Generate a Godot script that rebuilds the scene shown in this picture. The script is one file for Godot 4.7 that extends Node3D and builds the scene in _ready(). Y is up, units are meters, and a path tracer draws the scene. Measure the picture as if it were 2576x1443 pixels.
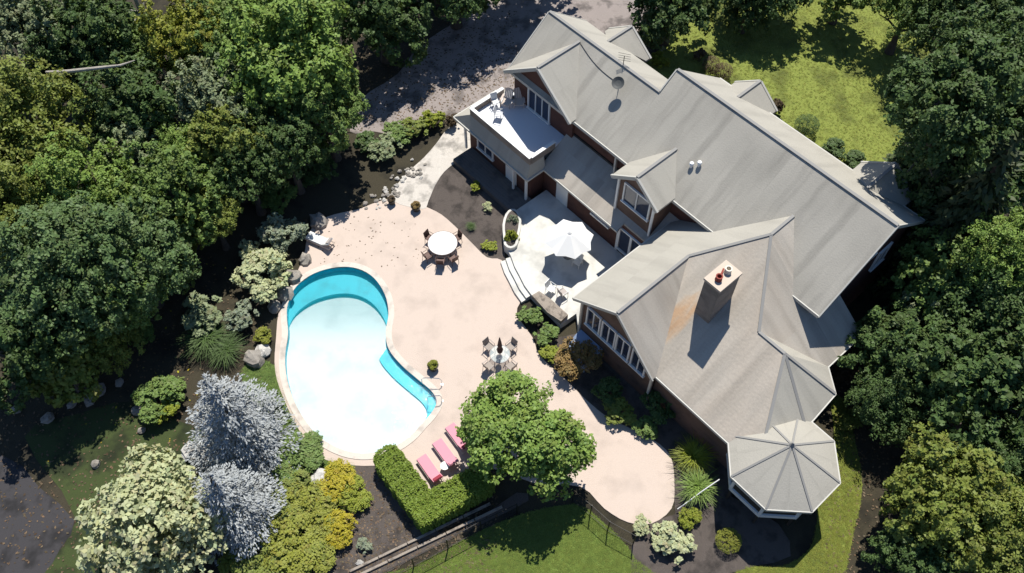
extends Node3D
# An old shingled house with a kidney-shaped pool, seen from the air. World: y up, metres; the patio lies at y = 0.
# House frame: a runs along the main ridge, b across it towards the front lawn, h is height.

const PITCH := 56.7
const EYE_HEIGHT := 48.0
const FOCAL := 2218.0            # focal length in pixels of a picture 2576 pixels wide
const HOUSE_TURN := -48.5
var rng := RandomNumberGenerator.new()
var mats := {}
var crowns := {}
var taken := {}
var pool_outline: PackedVector2Array
var house_axis_a: Vector3
var house_axis_b: Vector3

# ---------------------------------------------------------------- positions
# a pixel of the 2576 x 1443 picture and a height give a point of the place
func at(px: float, py: float, h := 0.0) -> Vector3:
	var p := deg_to_rad(PITCH)
	var eye := Vector3(0, EYE_HEIGHT, EYE_HEIGHT / tan(p))
	var d := Vector3(0, -sin(p), -cos(p)) * FOCAL + Vector3(px - 1288.0, 0, 0) + Vector3(0, -cos(p), sin(p)) * (py - 721.5)
	return eye + d * ((h - EYE_HEIGHT) / d.y)

func hab(a: float, b: float, h := 0.0) -> Vector3:          # house frame to world
	return house_axis_a * a + house_axis_b * b + Vector3(0, h, 0)

func outline(list: Array, h := 0.0, smooth := 0) -> PackedVector2Array:   # [px, py, px, py ...] to x, z
	var pts := PackedVector2Array()
	for i in range(0, list.size(), 2):
		var q := at(list[i], list[i + 1], h)
		pts.append(Vector2(q.x, q.z))
	return rounded(pts, smooth)

func rounded(pts: PackedVector2Array, n: int) -> PackedVector2Array:
	if n < 2:
		return pts
	var out := PackedVector2Array()
	var c := pts.size()
	for i in c:
		for k in n:
			out.append(pts[i].cubic_interpolate(pts[(i + 1) % c], pts[(i - 1 + c) % c], pts[(i + 2) % c], float(k) / n))
	return out

# ---------------------------------------------------------------- mesh building
class Shape:
	var v := PackedVector3Array()
	var n := PackedVector3Array()
	var uv := PackedVector2Array()
	var c := PackedColorArray()
	var idx := PackedInt32Array()

	func tri(p: Vector3, q: Vector3, r: Vector3, normal: Vector3, tint := Color.WHITE) -> void:
		if (q - p).cross(r - p).dot(normal) > 0:
			var t := q
			q = r
			r = t
		var side := Vector3.UP.cross(normal)
		side = side.normalized() if side.length() > 0.01 else Vector3.RIGHT
		var down := normal.cross(side)
		for w: Vector3 in [p, q, r]:
			idx.append(v.size())
			v.append(w)
			n.append(normal)
			uv.append(Vector2(w.dot(side), w.dot(down)))
			c.append(tint)

	func quad(p: Vector3, q: Vector3, r: Vector3, s: Vector3, out: Vector3) -> void:
		var normal := (q - p).cross(s - p)
		if normal.length() < 1e-9:
			normal = (r - q).cross(s - q)
		normal = normal.normalized()
		if normal.dot(out) < 0:
			normal = -normal
		tri(p, q, r, normal)
		tri(p, r, s, normal)

	func face(pts: PackedVector3Array, out: Vector3) -> void:      # a flat outline
		var normal := Vector3.ZERO
		for i in pts.size():
			normal += pts[i].cross(pts[(i + 1) % pts.size()])
		normal = normal.normalized()
		if normal.dot(out) < 0:
			normal = -normal
		var s := normal.cross(Vector3.UP if absf(normal.y) < 0.9 else Vector3.RIGHT).normalized()
		var t := normal.cross(s)
		var flat := PackedVector2Array()
		for p in pts:
			flat.append(Vector2(p.dot(s), p.dot(t)))
		var ids := Geometry2D.triangulate_polygon(flat)
		for i in range(0, ids.size(), 3):
			tri(pts[ids[i]], pts[ids[i + 1]], pts[ids[i + 2]], normal)

	func slab(pts: PackedVector3Array, push: Vector3) -> void:     # a flat outline with thickness
		face(pts, -push)
		var far := PackedVector3Array()
		var mid := Vector3.ZERO
		for p in pts:
			far.append(p + push)
			mid += p / pts.size()
		face(far, push)
		var area := Vector3.ZERO
		for i in pts.size():
			area += pts[i].cross(pts[(i + 1) % pts.size()])
		for i in pts.size():
			var e := pts[(i + 1) % pts.size()] - pts[i]
			quad(pts[i], pts[(i + 1) % pts.size()], far[(i + 1) % pts.size()], far[i], e.cross(area))

	func box(at_: Vector3, size: Vector3, turn := Basis.IDENTITY) -> void:
		var h := size / 2
		for axis in 3:
			for s: float in [-1.0, 1.0]:
				var o := Vector3.ZERO
				var p := Vector3.ZERO
				var q := Vector3.ZERO
				o[axis] = h[axis] * s
				p[(axis + 1) % 3] = h[(axis + 1) % 3]
				q[(axis + 2) % 3] = h[(axis + 2) % 3]
				quad(at_ + turn * (o - p - q), at_ + turn * (o + p - q), at_ + turn * (o + p + q), at_ + turn * (o - p + q), turn * o)

	func bar(p: Vector3, q: Vector3, w: float, h: float) -> void:   # a straight box from p to q
		var f := (q - p).normalized()
		var s := f.cross(Vector3.UP)
		s = s.normalized() if s.length() > 0.01 else Vector3.RIGHT
		box((p + q) / 2, Vector3(w, h, p.distance_to(q)), Basis(s, f.cross(s) * -1.0, -f))

	func tube(path: PackedVector3Array, radii: PackedFloat32Array, sides := 8) -> void:
		var rings: Array[PackedVector3Array] = []
		var mids: PackedVector3Array = path
		for i in path.size():
			var f := (path[mini(i + 1, path.size() - 1)] - path[maxi(i - 1, 0)]).normalized()
			var s := f.cross(Vector3.UP if absf(f.y) < 0.95 else Vector3.RIGHT).normalized()
			var t := f.cross(s)
			var ring := PackedVector3Array()
			for k in sides:
				var w := TAU * k / sides
				ring.append(path[i] + (s * cos(w) + t * sin(w)) * radii[mini(i, radii.size() - 1)])
			rings.append(ring)
		for i in path.size() - 1:
			for k in sides:
				var k2 := (k + 1) % sides
				quad(rings[i][k], rings[i][k2], rings[i + 1][k2], rings[i + 1][k], rings[i][k] + rings[i][k2] - mids[i] * 2.0)
		face(rings[0], path[0] - path[1])
		face(rings[-1], path[-1] - path[-2])

	func lathe(at_: Vector3, profile: PackedVector2Array, sides := 16) -> void:   # (radius, height) pairs
		for i in profile.size() - 1:
			for k in sides:
				var u := Vector3(cos(TAU * k / sides), 0, sin(TAU * k / sides))
				var w := Vector3(cos(TAU * (k + 1) / sides), 0, sin(TAU * (k + 1) / sides))
				var p := profile[i]
				var q := profile[i + 1]
				var a := at_ + u * p.x + Vector3.UP * p.y
				var b := at_ + w * p.x + Vector3.UP * p.y
				var d := at_ + u * q.x + Vector3.UP * q.y
				var e := at_ + w * q.x + Vector3.UP * q.y
				var out := (u + w) * (q.y - p.y) + Vector3.UP * (p.x - q.x) * 2.0
				if p.x > 1e-4:
					tri(a, b, e if q.x > 1e-4 else d, face_normal(a, b, d, out))
				if q.x > 1e-4:
					tri(a, e, d, face_normal(a, e, d, out))

	func face_normal(p: Vector3, q: Vector3, r: Vector3, out: Vector3) -> Vector3:
		var m := (q - p).cross(r - p).normalized()
		return m if m.dot(out) >= 0 else -m

	func leaf(p: Vector3, normal: Vector3, along: Vector3, length: float, width: float, tint: Color) -> void:
		var side := along.cross(normal).normalized() * width * 0.5
		var dip := normal * width * 0.18
		var i := v.size()
		v.append(p - along * length * 0.5)
		v.append(p + side - dip)
		v.append(p + along * length * 0.5 - dip)
		v.append(p - side - dip)
		for k in 4:
			n.append(normal)
			uv.append(Vector2(k & 1, k >> 1))
			c.append(tint)
		idx.append_array([i, i + 2, i + 1, i, i + 3, i + 2])

	func mesh() -> ArrayMesh:
		var arrays := []
		arrays.resize(Mesh.ARRAY_MAX)
		arrays[Mesh.ARRAY_VERTEX] = v
		arrays[Mesh.ARRAY_NORMAL] = n
		arrays[Mesh.ARRAY_TEX_UV] = uv
		arrays[Mesh.ARRAY_COLOR] = c
		arrays[Mesh.ARRAY_INDEX] = idx
		var m := ArrayMesh.new()
		m.add_surface_from_arrays(Mesh.PRIMITIVE_TRIANGLES, arrays)
		return m

# ---------------------------------------------------------------- nodes
func numbered(called: String) -> String:
	taken[called] = taken.get(called, -1) + 1
	return called if taken[called] == 0 else "%s_%03d" % [called, taken[called]]

func part(called: String, mesh: Mesh, m: Material, parent: Node) -> MeshInstance3D:
	var o := MeshInstance3D.new()
	o.name = numbered(called) if parent == self else called
	o.mesh = mesh
	o.material_override = m
	parent.add_child(o, true)
	return o

func tag(o: Node3D, label: String, category: String, group := "") -> Node3D:
	o.set_meta("label", label)
	o.set_meta("category", category)
	if group:
		o.set_meta("group", group)
	return o

func thing(called: String, label: String, category: String, where := Vector3.ZERO, turn := 0.0, group := "") -> Node3D:
	var o := Node3D.new()
	o.name = numbered(called)
	add_child(o)
	o.position = where
	o.rotation.y = turn
	return tag(o, label, category, group)

func structure(called: String, mesh: Mesh, m: Material, label := "") -> MeshInstance3D:
	var o := part(called, mesh, m, self)
	o.set_meta("kind", "structure")
	if label:
		o.set_meta("label", label)
		o.set_meta("category", called.replace("_", " "))
	return o

# ---------------------------------------------------------------- materials
func lin(r: float, g: float, b: float) -> Color:      # real base colours are linear
	return Color(r, g, b).linear_to_srgb()

func plain(key: String, c: Color, rough := 0.85, metal := 0.0) -> StandardMaterial3D:
	if not mats.has(key):
		var m := StandardMaterial3D.new()
		m.resource_name = key
		m.albedo_color = c
		m.roughness = rough
		m.metallic = metal
		mats[key] = m
	return mats[key]

func noise_texture(colors: Array, freq: float, octaves := 5, size := 512, sd := 1, kind := FastNoiseLite.TYPE_SIMPLEX_SMOOTH) -> NoiseTexture2D:
	var f := FastNoiseLite.new()
	f.seed = sd
	f.noise_type = kind
	f.frequency = freq
	f.fractal_octaves = octaves
	f.fractal_gain = 0.6
	var t := NoiseTexture2D.new()
	t.width = size
	t.height = size
	t.seamless = true
	t.noise = f
	var g := Gradient.new()
	var offs := PackedFloat32Array()
	var cols := PackedColorArray()
	for i in colors.size():
		offs.append(0.12 + 0.76 * float(i) / maxf(1.0, colors.size() - 1))
		cols.append(colors[i])
	g.offsets = offs
	g.colors = cols
	t.color_ramp = g
	return t

func bump_texture(freq: float, octaves: int, sd: int, strength: float, size := 512) -> NoiseTexture2D:
	var f := FastNoiseLite.new()
	f.seed = sd
	f.frequency = freq
	f.fractal_octaves = octaves
	var t := NoiseTexture2D.new()
	t.width = size
	t.height = size
	t.seamless = true
	t.noise = f
	t.as_normal_map = true
	t.bump_strength = strength
	return t

# a surface with two scales of mottling, laid on in world space
func mottled(key: String, colors: Array, metres: float, freq: float, rough := 0.9, bump := 4.0, sd := 1, blotch := 0.35) -> StandardMaterial3D:
	var m := StandardMaterial3D.new()
	m.resource_name = key
	m.roughness = rough
	m.uv1_triplanar = true
	m.uv1_world_triplanar = true
	m.uv1_scale = Vector3.ONE / metres
	m.albedo_texture = noise_texture(colors, freq, 6, 512, sd)
	if bump > 0:
		m.normal_enabled = true
		m.normal_texture = bump_texture(freq * 2.0, 4, sd + 5, bump)
	if blotch > 0:
		m.detail_enabled = true
		m.detail_blend_mode = BaseMaterial3D.BLEND_MODE_MUL
		m.detail_uv_layer = BaseMaterial3D.DETAIL_UV_2
		m.uv2_triplanar = true
		m.uv2_world_triplanar = true
		m.uv2_scale = Vector3.ONE / (metres * 4.7)
		var lo := Color(1.0 - blotch, 1.0 - blotch, 1.0 - blotch)
		m.detail_albedo = noise_texture([lo, Color.WHITE, Color.WHITE], 0.008, 4, 512, sd + 9)
	mats[key] = m
	return m

# shingles: fine grain and long dark weather streaks that run down the slope (v)
func shingle_material(key: String, base: Color, streak: float, sd: int, stain := false, metres := 9.0, rust := false) -> StandardMaterial3D:
	var f := FastNoiseLite.new()
	f.seed = sd
	f.frequency = 0.02
	f.fractal_octaves = 5
	var size := 512 if metres < 10.0 else 768
	var step := metres * 512.0 / 9.0 / size
	var im := Image.create(size, size, false, Image.FORMAT_RGB8)
	var r := RandomNumberGenerator.new()
	r.seed = sd
	for y in size:
		for x in size:
			var u := x * step
			var w := y * step
			var s := f.get_noise_2d(u * 0.8 + 4.0 * f.get_noise_2d(w * 0.7, u * 0.3), w * 0.06)
			var broad := f.get_noise_3d(u * 0.22, w * 0.15, 40.0)
			var grain := r.randf_range(-0.035, 0.035)
			var course := -0.022 if int(w) % 12 == 0 else 0.0
			var k := 1.0 - streak * clampf(s * 1.6 + 0.12, 0.0, 1.0) - streak * 0.55 * clampf(broad * 1.7, -0.5, 1.0) + grain + course
			var c := Color(base.r * k, base.g * k, base.b * k)
			if stain:
				var warm := clampf(0.55 + 0.9 * f.get_noise_3d(u * 0.35, w * 0.12, 9.0), 0.0, 1.0)
				c = c.lerp(Color(0.62, 0.52, 0.43) * k, warm * 0.16)
			if rust:          # the rust run below the chimney flashing
				var um := x * metres / size - 10.35 - 0.12 * (y * metres / size - 5.4)
				var vm := y * metres / size - 5.3
				var d := 1.0 - um * um / 0.8 - vm * vm / 5.5 + 1.1 * f.get_noise_3d(u * 1.2, w * 0.35, 77.0)
				c = c.lerp(Color(0.72, 0.50, 0.30) * k, clampf(d, 0.0, 1.0) * 0.45)
			im.set_pixel(x, y, c)
	var m := StandardMaterial3D.new()
	m.resource_name = key
	m.albedo_texture = ImageTexture.create_from_image(im)
	m.roughness = 0.92
	m.uv1_scale = Vector3(1.0 / metres, 1.0 / metres, 1)
	m.normal_enabled = true
	m.normal_texture = bump_texture(0.3, 2, sd + 3, 0.18, 256)
	mats[key] = m
	return m

func foliage(key: String, r: float, g: float, b: float, through := 0.65) -> StandardMaterial3D:
	var m := StandardMaterial3D.new()
	m.resource_name = key
	m.albedo_color = lin(r, g, b)
	m.vertex_color_use_as_albedo = true
	m.roughness = 0.55
	m.metallic_specular = 0.35
	m.cull_mode = BaseMaterial3D.CULL_DISABLED
	m.backlight_enabled = true
	m.backlight = Color(through, through, through * 0.5)
	mats[key] = m
	return m

# ---------------------------------------------------------------- plants
func any_dir(r: RandomNumberGenerator, lowest := -1.0) -> Vector3:
	var y := r.randf_range(lowest, 1.0)
	var w := r.randf() * TAU
	var s := sqrt(1.0 - y * y)
	return Vector3(cos(w) * s, y, sin(w) * s)

# a broadleaf crown of radius 1: lobes that carry tufts that carry leaves; its centre is at the origin
func crown_mesh(sd: int, lobes: int, leaves: int, size: float, flat := 0.85, tufts := 26, spread := 0.2, ragged := 0.35) -> ArrayMesh:
	var r := RandomNumberGenerator.new()
	r.seed = sd
	var s := Shape.new()
	var mids := []
	var total := 0.0
	for i in lobes:
		var d := any_dir(r, -0.55)
		var rad := r.randf_range(0.22, 0.46) if lobes > 1 else 0.95
		var off := (1.0 - rad if lobes > 1 else 0.0) * (1.0 + r.randf_range(-ragged, ragged * 0.4))
		var tuft := []
		for k in tufts:
			tuft.append([any_dir(r, -0.6), r.randf_range(0.72, 1.12) if lobes > 1 else r.randf_range(0.95, 1.04), r.randf_range(0.68, 1.36), r.randf_range(-0.1, 0.12)])
		mids.append([Vector3(d.x * off, d.y * off * flat, d.z * off), rad, tuft])
		total += rad * rad
	mids.append([Vector3.ZERO, 0.5, [[Vector3.UP, 1.0, 1.0, 0.0], [Vector3.RIGHT, 1.0, 0.9, 0.0], [Vector3.LEFT, 1.0, 0.9, 0.0], [Vector3.BACK, 1.0, 0.9, 0.0], [Vector3.FORWARD, 1.0, 0.9, 0.0]]])
	total += 0.25
	for lobe in mids:
		var count := int(leaves * lobe[1] * lobe[1] / total)
		for k in count:
			var t: Array = lobe[2][r.randi() % lobe[2].size()]
			var dir: Vector3 = (t[0] + any_dir(r) * spread * r.randf_range(0.4, 1.6)).normalized()
			var depth := 1.0 - 0.4 * pow(r.randf(), 2.2)
			var p: Vector3 = lobe[0] + dir * lobe[1] * t[1] * depth
			var normal := (dir * 0.6 + Vector3.UP * 0.75 + any_dir(r) * 0.75).normalized()
			var along := normal.cross(any_dir(r)).normalized()
			var l := size * r.randf_range(0.7, 1.35)
			var tone: float = t[2] * r.randf_range(0.75, 1.25)
			s.leaf(p, normal, along, l, l * r.randf_range(0.55, 0.8), Color(tone * (1.0 + t[3] + r.randf_range(-0.06, 0.1)), tone, tone * (1.0 + r.randf_range(-0.15, 0.15))))
	return s.mesh()

# a conifer of height 1 and base radius rad: whorls of drooping sprays
func conifer_mesh(sd: int, rad: float, levels: int, sprays: int, needles: int, size: float) -> ArrayMesh:
	var r := RandomNumberGenerator.new()
	r.seed = sd
	var s := Shape.new()
	for i in levels:
		var up := (float(i) + 0.5) / levels
		var reach := rad * pow(1.0 - up, 0.75) + 0.015
		var n := maxi(4, int(sprays * (1.0 - up * 0.75)))
		var start := r.randf() * TAU
		for k in n:
			var w := start + TAU * (k + r.randf_range(-0.3, 0.3)) / n
			var out := Vector3(cos(w), 0, sin(w))
			var len_ := reach * r.randf_range(0.62, 1.25)
			var tone0 := r.randf_range(0.8, 1.2)
			var y0 := up + r.randf_range(-0.5, 0.5) / levels
			var many := maxi(6, int(needles * len_ / rad))
			for j in many:
				var f := pow(r.randf(), 0.6)
				var side := out.cross(Vector3.UP) * r.randf_range(-1, 1) * (0.05 + 0.22 * (1.0 - absf(f - 0.55))) * len_
				var p := out * len_ * f + side + Vector3.UP * (y0 - 0.28 * len_ * f + 0.1 * len_ * f * f + r.randf_range(-0.012, 0.012))
				var normal := (Vector3.UP * 0.7 + out * 0.4 + any_dir(r) * 0.6).normalized()
				var along := (out + side * 2.0 + any_dir(r) * 0.5).normalized()
				along = (along - normal * along.dot(normal)).normalized()
				var tone := tone0 * r.randf_range(0.7, 1.3)
				s.leaf(p, normal, along, size * r.randf_range(0.7, 1.4), size * 0.42, Color(tone, tone, tone))
	return s.mesh()

# arching blades from one root, radius about 1
func blades_mesh(sd: int, count: int, width: float) -> ArrayMesh:
	var r := RandomNumberGenerator.new()
	r.seed = sd
	var s := Shape.new()
	for i in count:
		var w := r.randf() * TAU
		var out := Vector3(cos(w), 0, sin(w))
		var reach := r.randf_range(0.35, 1.0)
		var high := r.randf_range(0.55, 1.0)
		var root := Vector3(r.randf_range(-0.15, 0.15), 0, r.randf_range(-0.15, 0.15))
		var side := out.cross(Vector3.UP) * width * 0.5
		var tone := r.randf_range(0.6, 1.3)
		var was := root
		for k in 4:
			var f := (k + 1) / 4.0
			var now := root + out * reach * f * f + Vector3.UP * high * (1.6 * f - 0.95 * f * f)
			var e := side * (1.0 - f * 0.8)
			var normal := (now - was).cross(side).normalized()
			if normal.y < 0:
				normal = -normal
			s.tri(was - side, was + side, now + e, normal, Color(tone, tone, tone))
			s.tri(was - side, now + e, now - e, normal, Color(tone, tone, tone))
			was = now
			side = e
	return s.mesh()

func trunk_mesh(sd: int, high: float, thick: float, reach: float) -> ArrayMesh:
	var r := RandomNumberGenerator.new()
	r.seed = sd
	var s := Shape.new()
	var path := PackedVector3Array()
	var rad := PackedFloat32Array()
	for i in 6:
		var f := i / 5.0
		path.append(Vector3(sin(f * 3.0 + sd) * 0.12 * f, high * f, cos(f * 2.0 + sd) * 0.12 * f - 0.12))
		rad.append(thick * (1.0 - 0.75 * f) * (1.35 if i == 0 else 1.0))
	s.tube(path, rad, 8)
	for k in 6:
		var f := r.randf_range(0.45, 0.9)
		var p := path[int(f * 5)]
		var w := TAU * k / 6.0 + r.randf()
		var d := Vector3(cos(w) * reach, reach * r.randf_range(0.2, 0.6), sin(w) * reach)
		s.tube(PackedVector3Array([p, p + d * 0.5 + Vector3(0, 0.1 * reach, 0), p + d]), PackedFloat32Array([thick * 0.35, thick * 0.22, thick * 0.07]), 6)
	return s.mesh()

# a tree whose crown's middle is seen at that pixel, at height mid
func tree(called: String, label: String, px: float, py: float, mid: float, radius: float, crown: String, leaf_mat: String, group := "", squash := 1.0) -> Node3D:
	var q := at(px, py, mid)
	var t := thing(called, label, "tree", Vector3(q.x, 0, q.z), 0, group)
	part("trunk", trunk_mesh(int(px + py), mid + radius * 0.25, 0.075 * radius + 0.05, radius * 0.6), mats.bark, t)
	var o := part("crown", crowns[crown], mats[leaf_mat], t)
	o.position.y = mid
	o.rotation.y = fmod(px * 0.37 + py * 0.21, TAU)
	o.scale = Vector3(radius, radius * squash, radius)
	return t

func shrub(called: String, label: String, px: float, py: float, radius: float, high: float, crown: String, leaf_mat: String, group := "", category := "shrub") -> Node3D:
	var q := at(px, py, high * 0.45)
	var t := thing(called, label, category, Vector3(q.x, 0, q.z), 0, group)
	var s := Shape.new()
	for k in 5:
		var w := TAU * k / 5.0
		s.tube(PackedVector3Array([Vector3(cos(w), 0, sin(w)) * 0.08 + Vector3(0, -0.05, 0), Vector3(cos(w) * radius * 0.4, high * 0.55, sin(w) * radius * 0.4)]), PackedFloat32Array([0.03, 0.012]), 5)
	part("stem", s.mesh(), mats.bark, t)
	var o := part("foliage", crowns[crown], mats[leaf_mat], t)
	o.position.y = high * 0.5
	o.rotation.y = fmod(px * 0.37 + py * 0.21, TAU)
	o.scale = Vector3(radius, high * 0.56, radius)
	return t

func tussock(called: String, label: String, px: float, py: float, radius: float, high: float, leaf_mat: String, group := "") -> Node3D:
	var q := at(px, py, high * 0.4)
	var t := thing(called, label, "plant", Vector3(q.x, 0, q.z), px, group)
	var o := part("foliage", crowns.blades, mats[leaf_mat], t)
	o.scale = Vector3(radius, high, radius)
	return t

# ---------------------------------------------------------------- the place
func _ready() -> void:
	rng.seed = 7
	var turn := deg_to_rad(-HOUSE_TURN)
	house_axis_a = Vector3(cos(turn), 0, sin(turn))
	house_axis_b = Vector3(sin(turn), 0, -cos(turn))

	var cam := Camera3D.new()
	cam.name = "camera"
	cam.position = Vector3(0, EYE_HEIGHT, EYE_HEIGHT / tan(deg_to_rad(PITCH)))
	cam.rotation_degrees.x = -PITCH
	cam.fov = rad_to_deg(2.0 * atan(721.5 / FOCAL))
	cam.far = 1200.0
	add_child(cam)
	cam.current = true

	var sky_mat := ProceduralSkyMaterial.new()
	sky_mat.sky_top_color = lin(0.10, 0.20, 0.42)
	sky_mat.sky_horizon_color = lin(0.34, 0.40, 0.48)
	sky_mat.ground_horizon_color = lin(0.10, 0.11, 0.10)
	sky_mat.ground_bottom_color = lin(0.05, 0.05, 0.045)
	var sky := Sky.new()
	sky.sky_material = sky_mat
	var env := Environment.new()
	env.background_mode = Environment.BG_SKY
	env.sky = sky
	env.background_energy_multiplier = 0.72
	env.tonemap_mode = Environment.TONE_MAPPER_LINEAR
	env.tonemap_exposure = 1.38
	env.volumetric_fog_enabled = true
	env.volumetric_fog_density = 0.0
	env.sdfgi_enabled = true
	env.ssao_enabled = true
	env.ssil_enabled = true
	var around := WorldEnvironment.new()
	around.name = "environment"
	around.environment = env
	add_child(around)

	var sun := DirectionalLight3D.new()
	sun.name = "sun"
	sun.light_energy = 1.5
	sun.light_angular_distance = 0.5
	sun.light_color = Color(1.0, 0.98, 0.94)
	sun.shadow_enabled = true
	add_child(sun)
	sun.look_at_from_position(Vector3(0.385, 4.52, -2.237) * 20.0, Vector3.ZERO)

	make_materials()
	build_ground()
	build_pool()
	build_house()
	build_gazebo()
	build_terrace()
	build_furniture()
	make_crowns()
	build_trees()
	build_shrubs()
	build_fences()
	build_small_things()

func make_materials() -> void:
	mottled("litter", [lin(0.022, 0.018, 0.011), lin(0.05, 0.04, 0.024), lin(0.034, 0.03, 0.015), lin(0.08, 0.062, 0.038)], 3.0, 0.05, 0.95, 6.0, 2, 0.4)
	mottled("mulch", [lin(0.06, 0.049, 0.043), lin(0.125, 0.102, 0.09), lin(0.09, 0.075, 0.066), lin(0.19, 0.16, 0.14)], 1.6, 0.09, 0.95, 8.0, 3, 0.3)
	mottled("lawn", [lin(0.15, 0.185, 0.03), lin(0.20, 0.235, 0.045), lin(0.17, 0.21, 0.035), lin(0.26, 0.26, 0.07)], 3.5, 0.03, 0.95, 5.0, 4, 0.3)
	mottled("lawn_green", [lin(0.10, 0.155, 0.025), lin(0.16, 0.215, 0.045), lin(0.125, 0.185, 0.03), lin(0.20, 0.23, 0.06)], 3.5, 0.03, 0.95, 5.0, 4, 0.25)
	mottled("rough_grass", [lin(0.022, 0.04, 0.01), lin(0.05, 0.068, 0.016), lin(0.035, 0.055, 0.012), lin(0.075, 0.08, 0.028)], 2.5, 0.05, 0.95, 6.0, 5, 0.4)  # greens kept dark to stand in for tree shade
	mottled("gravel", [lin(0.24, 0.205, 0.19), lin(0.35, 0.305, 0.285), lin(0.29, 0.25, 0.235), lin(0.42, 0.37, 0.345)], 1.8, 0.09, 0.95, 6.0, 6, 0.3)
	mottled("asphalt", [lin(0.026, 0.024, 0.027), lin(0.044, 0.041, 0.045), lin(0.035, 0.033, 0.036), lin(0.06, 0.056, 0.058)], 1.8, 0.08, 0.9, 3.0, 6, 0.35)  # kept dark to stand in for tree shade on the drive
	mottled("patio", [lin(0.475, 0.39, 0.33), lin(0.51, 0.42, 0.36), lin(0.495, 0.405, 0.345), lin(0.53, 0.44, 0.38)], 2.6, 0.03, 0.8, 2.0, 7, 0.06)
	mottled("coping", [lin(0.52, 0.46, 0.40), lin(0.60, 0.54, 0.48), lin(0.56, 0.50, 0.435)], 1.4, 0.05, 0.8, 3.0, 8, 0.15)
	mottled("walk", [lin(0.50, 0.46, 0.41), lin(0.60, 0.56, 0.51), lin(0.44, 0.40, 0.35)], 1.5, 0.06, 0.9, 5.0, 12, 0.25)
	mottled("terrace_stone", [lin(0.52, 0.51, 0.47), lin(0.58, 0.57, 0.53), lin(0.55, 0.54, 0.50)], 2.0, 0.04, 0.8, 2.0, 13, 0.12)
	mottled("deck_boards", [lin(0.085, 0.08, 0.078), lin(0.13, 0.12, 0.115), lin(0.10, 0.095, 0.09)], 1.6, 0.05, 0.85, 2.0, 14, 0.2)
	mottled("siding", [lin(0.07, 0.028, 0.02), lin(0.11, 0.045, 0.032), lin(0.09, 0.036, 0.026)], 1.2, 0.06, 0.85, 3.0, 15, 0.25)
	mottled("siding_tan", [lin(0.10, 0.06, 0.042), lin(0.15, 0.092, 0.068), lin(0.125, 0.076, 0.055)], 1.2, 0.06, 0.85, 3.0, 16, 0.25)
	mottled("stucco", [lin(0.21, 0.17, 0.14), lin(0.28, 0.235, 0.20), lin(0.24, 0.20, 0.17)], 0.9, 0.06, 0.9, 4.0, 17, 0.2)
	mottled("plaster", [lin(0.78, 0.80, 0.80), lin(0.84, 0.85, 0.85), lin(0.81, 0.83, 0.83)], 2.5, 0.02, 0.7, 0.0, 18, 0.06)
	mottled("pool_liner", [lin(0.003, 0.43, 0.56), lin(0.005, 0.51, 0.64), lin(0.004, 0.47, 0.60)], 1.5, 0.03, 0.5, 0.0, 24, 0.1)
	mottled("stone", [lin(0.20, 0.18, 0.155), lin(0.36, 0.33, 0.29), lin(0.28, 0.25, 0.22)], 0.8, 0.06, 0.9, 8.0, 19, 0.3)
	mottled("pale_stone", [lin(0.42, 0.40, 0.36), lin(0.60, 0.58, 0.54), lin(0.5, 0.47, 0.43)], 0.8, 0.06, 0.9, 8.0, 20, 0.3)
	mottled("timber", [lin(0.22, 0.18, 0.145), lin(0.36, 0.31, 0.26), lin(0.28, 0.235, 0.19)], 0.7, 0.06, 0.9, 6.0, 21, 0.3)
	mottled("bark", [lin(0.05, 0.04, 0.03), lin(0.12, 0.10, 0.08), lin(0.08, 0.065, 0.05)], 0.6, 0.08, 0.95, 8.0, 22, 0.2)
	mottled("dead_wood", [lin(0.28, 0.25, 0.21), lin(0.42, 0.39, 0.34), lin(0.35, 0.31, 0.27)], 0.6, 0.08, 0.95, 6.0, 23, 0.2)
	shingle_material("shingle", Color(0.635, 0.618, 0.58), 0.11, 31)
	shingle_material("shingle_wing", Color(0.665, 0.642, 0.605), 0.09, 32, true)
	shingle_material("shingle_rust", Color(0.67, 0.642, 0.60), 0.09, 34, true, 18.0, true)
	shingle_material("shingle_clean", Color(0.635, 0.62, 0.583), 0.06, 33)
	plain("shingle_edge", lin(0.24, 0.235, 0.225), 0.9)
	plain("white_paint", lin(0.72, 0.72, 0.70), 0.55)
	plain("trim_paint", lin(0.43, 0.42, 0.385), 0.6)
	plain("chimney_cap", lin(0.50, 0.42, 0.345), 0.8)
	plain("cream_paint", lin(0.62, 0.57, 0.48), 0.6)
	plain("pane", lin(0.03, 0.04, 0.07), 0.06)
	plain("screen", lin(0.025, 0.023, 0.02), 0.7)
	plain("dark_metal", lin(0.02, 0.02, 0.02), 0.5, 0.6)
	plain("bronze_metal", lin(0.06, 0.028, 0.022), 0.55, 0.3)
	plain("grey_metal", lin(0.18, 0.19, 0.20), 0.45, 0.7)
	plain("steel", lin(0.55, 0.58, 0.62), 0.25, 1.0)
	plain("dish_grey", lin(0.06, 0.065, 0.065), 0.7)
	plain("canvas_white", lin(0.66, 0.66, 0.65), 0.9)
	plain("canvas_brown", lin(0.07, 0.035, 0.03), 0.9)
	plain("pink_cushion", lin(0.62, 0.26, 0.32), 0.9)
	plain("red_cushion", lin(0.26, 0.03, 0.05), 0.9)
	plain("taupe_sling", lin(0.38, 0.34, 0.32), 0.85)
	plain("wicker", lin(0.30, 0.26, 0.23), 0.9)
	plain("wood_chair", lin(0.50, 0.42, 0.36), 0.8)
	plain("blue_tarp", lin(0.22, 0.29, 0.42), 0.5)
	plain("red_clay", lin(0.24, 0.05, 0.035), 0.85)
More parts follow.
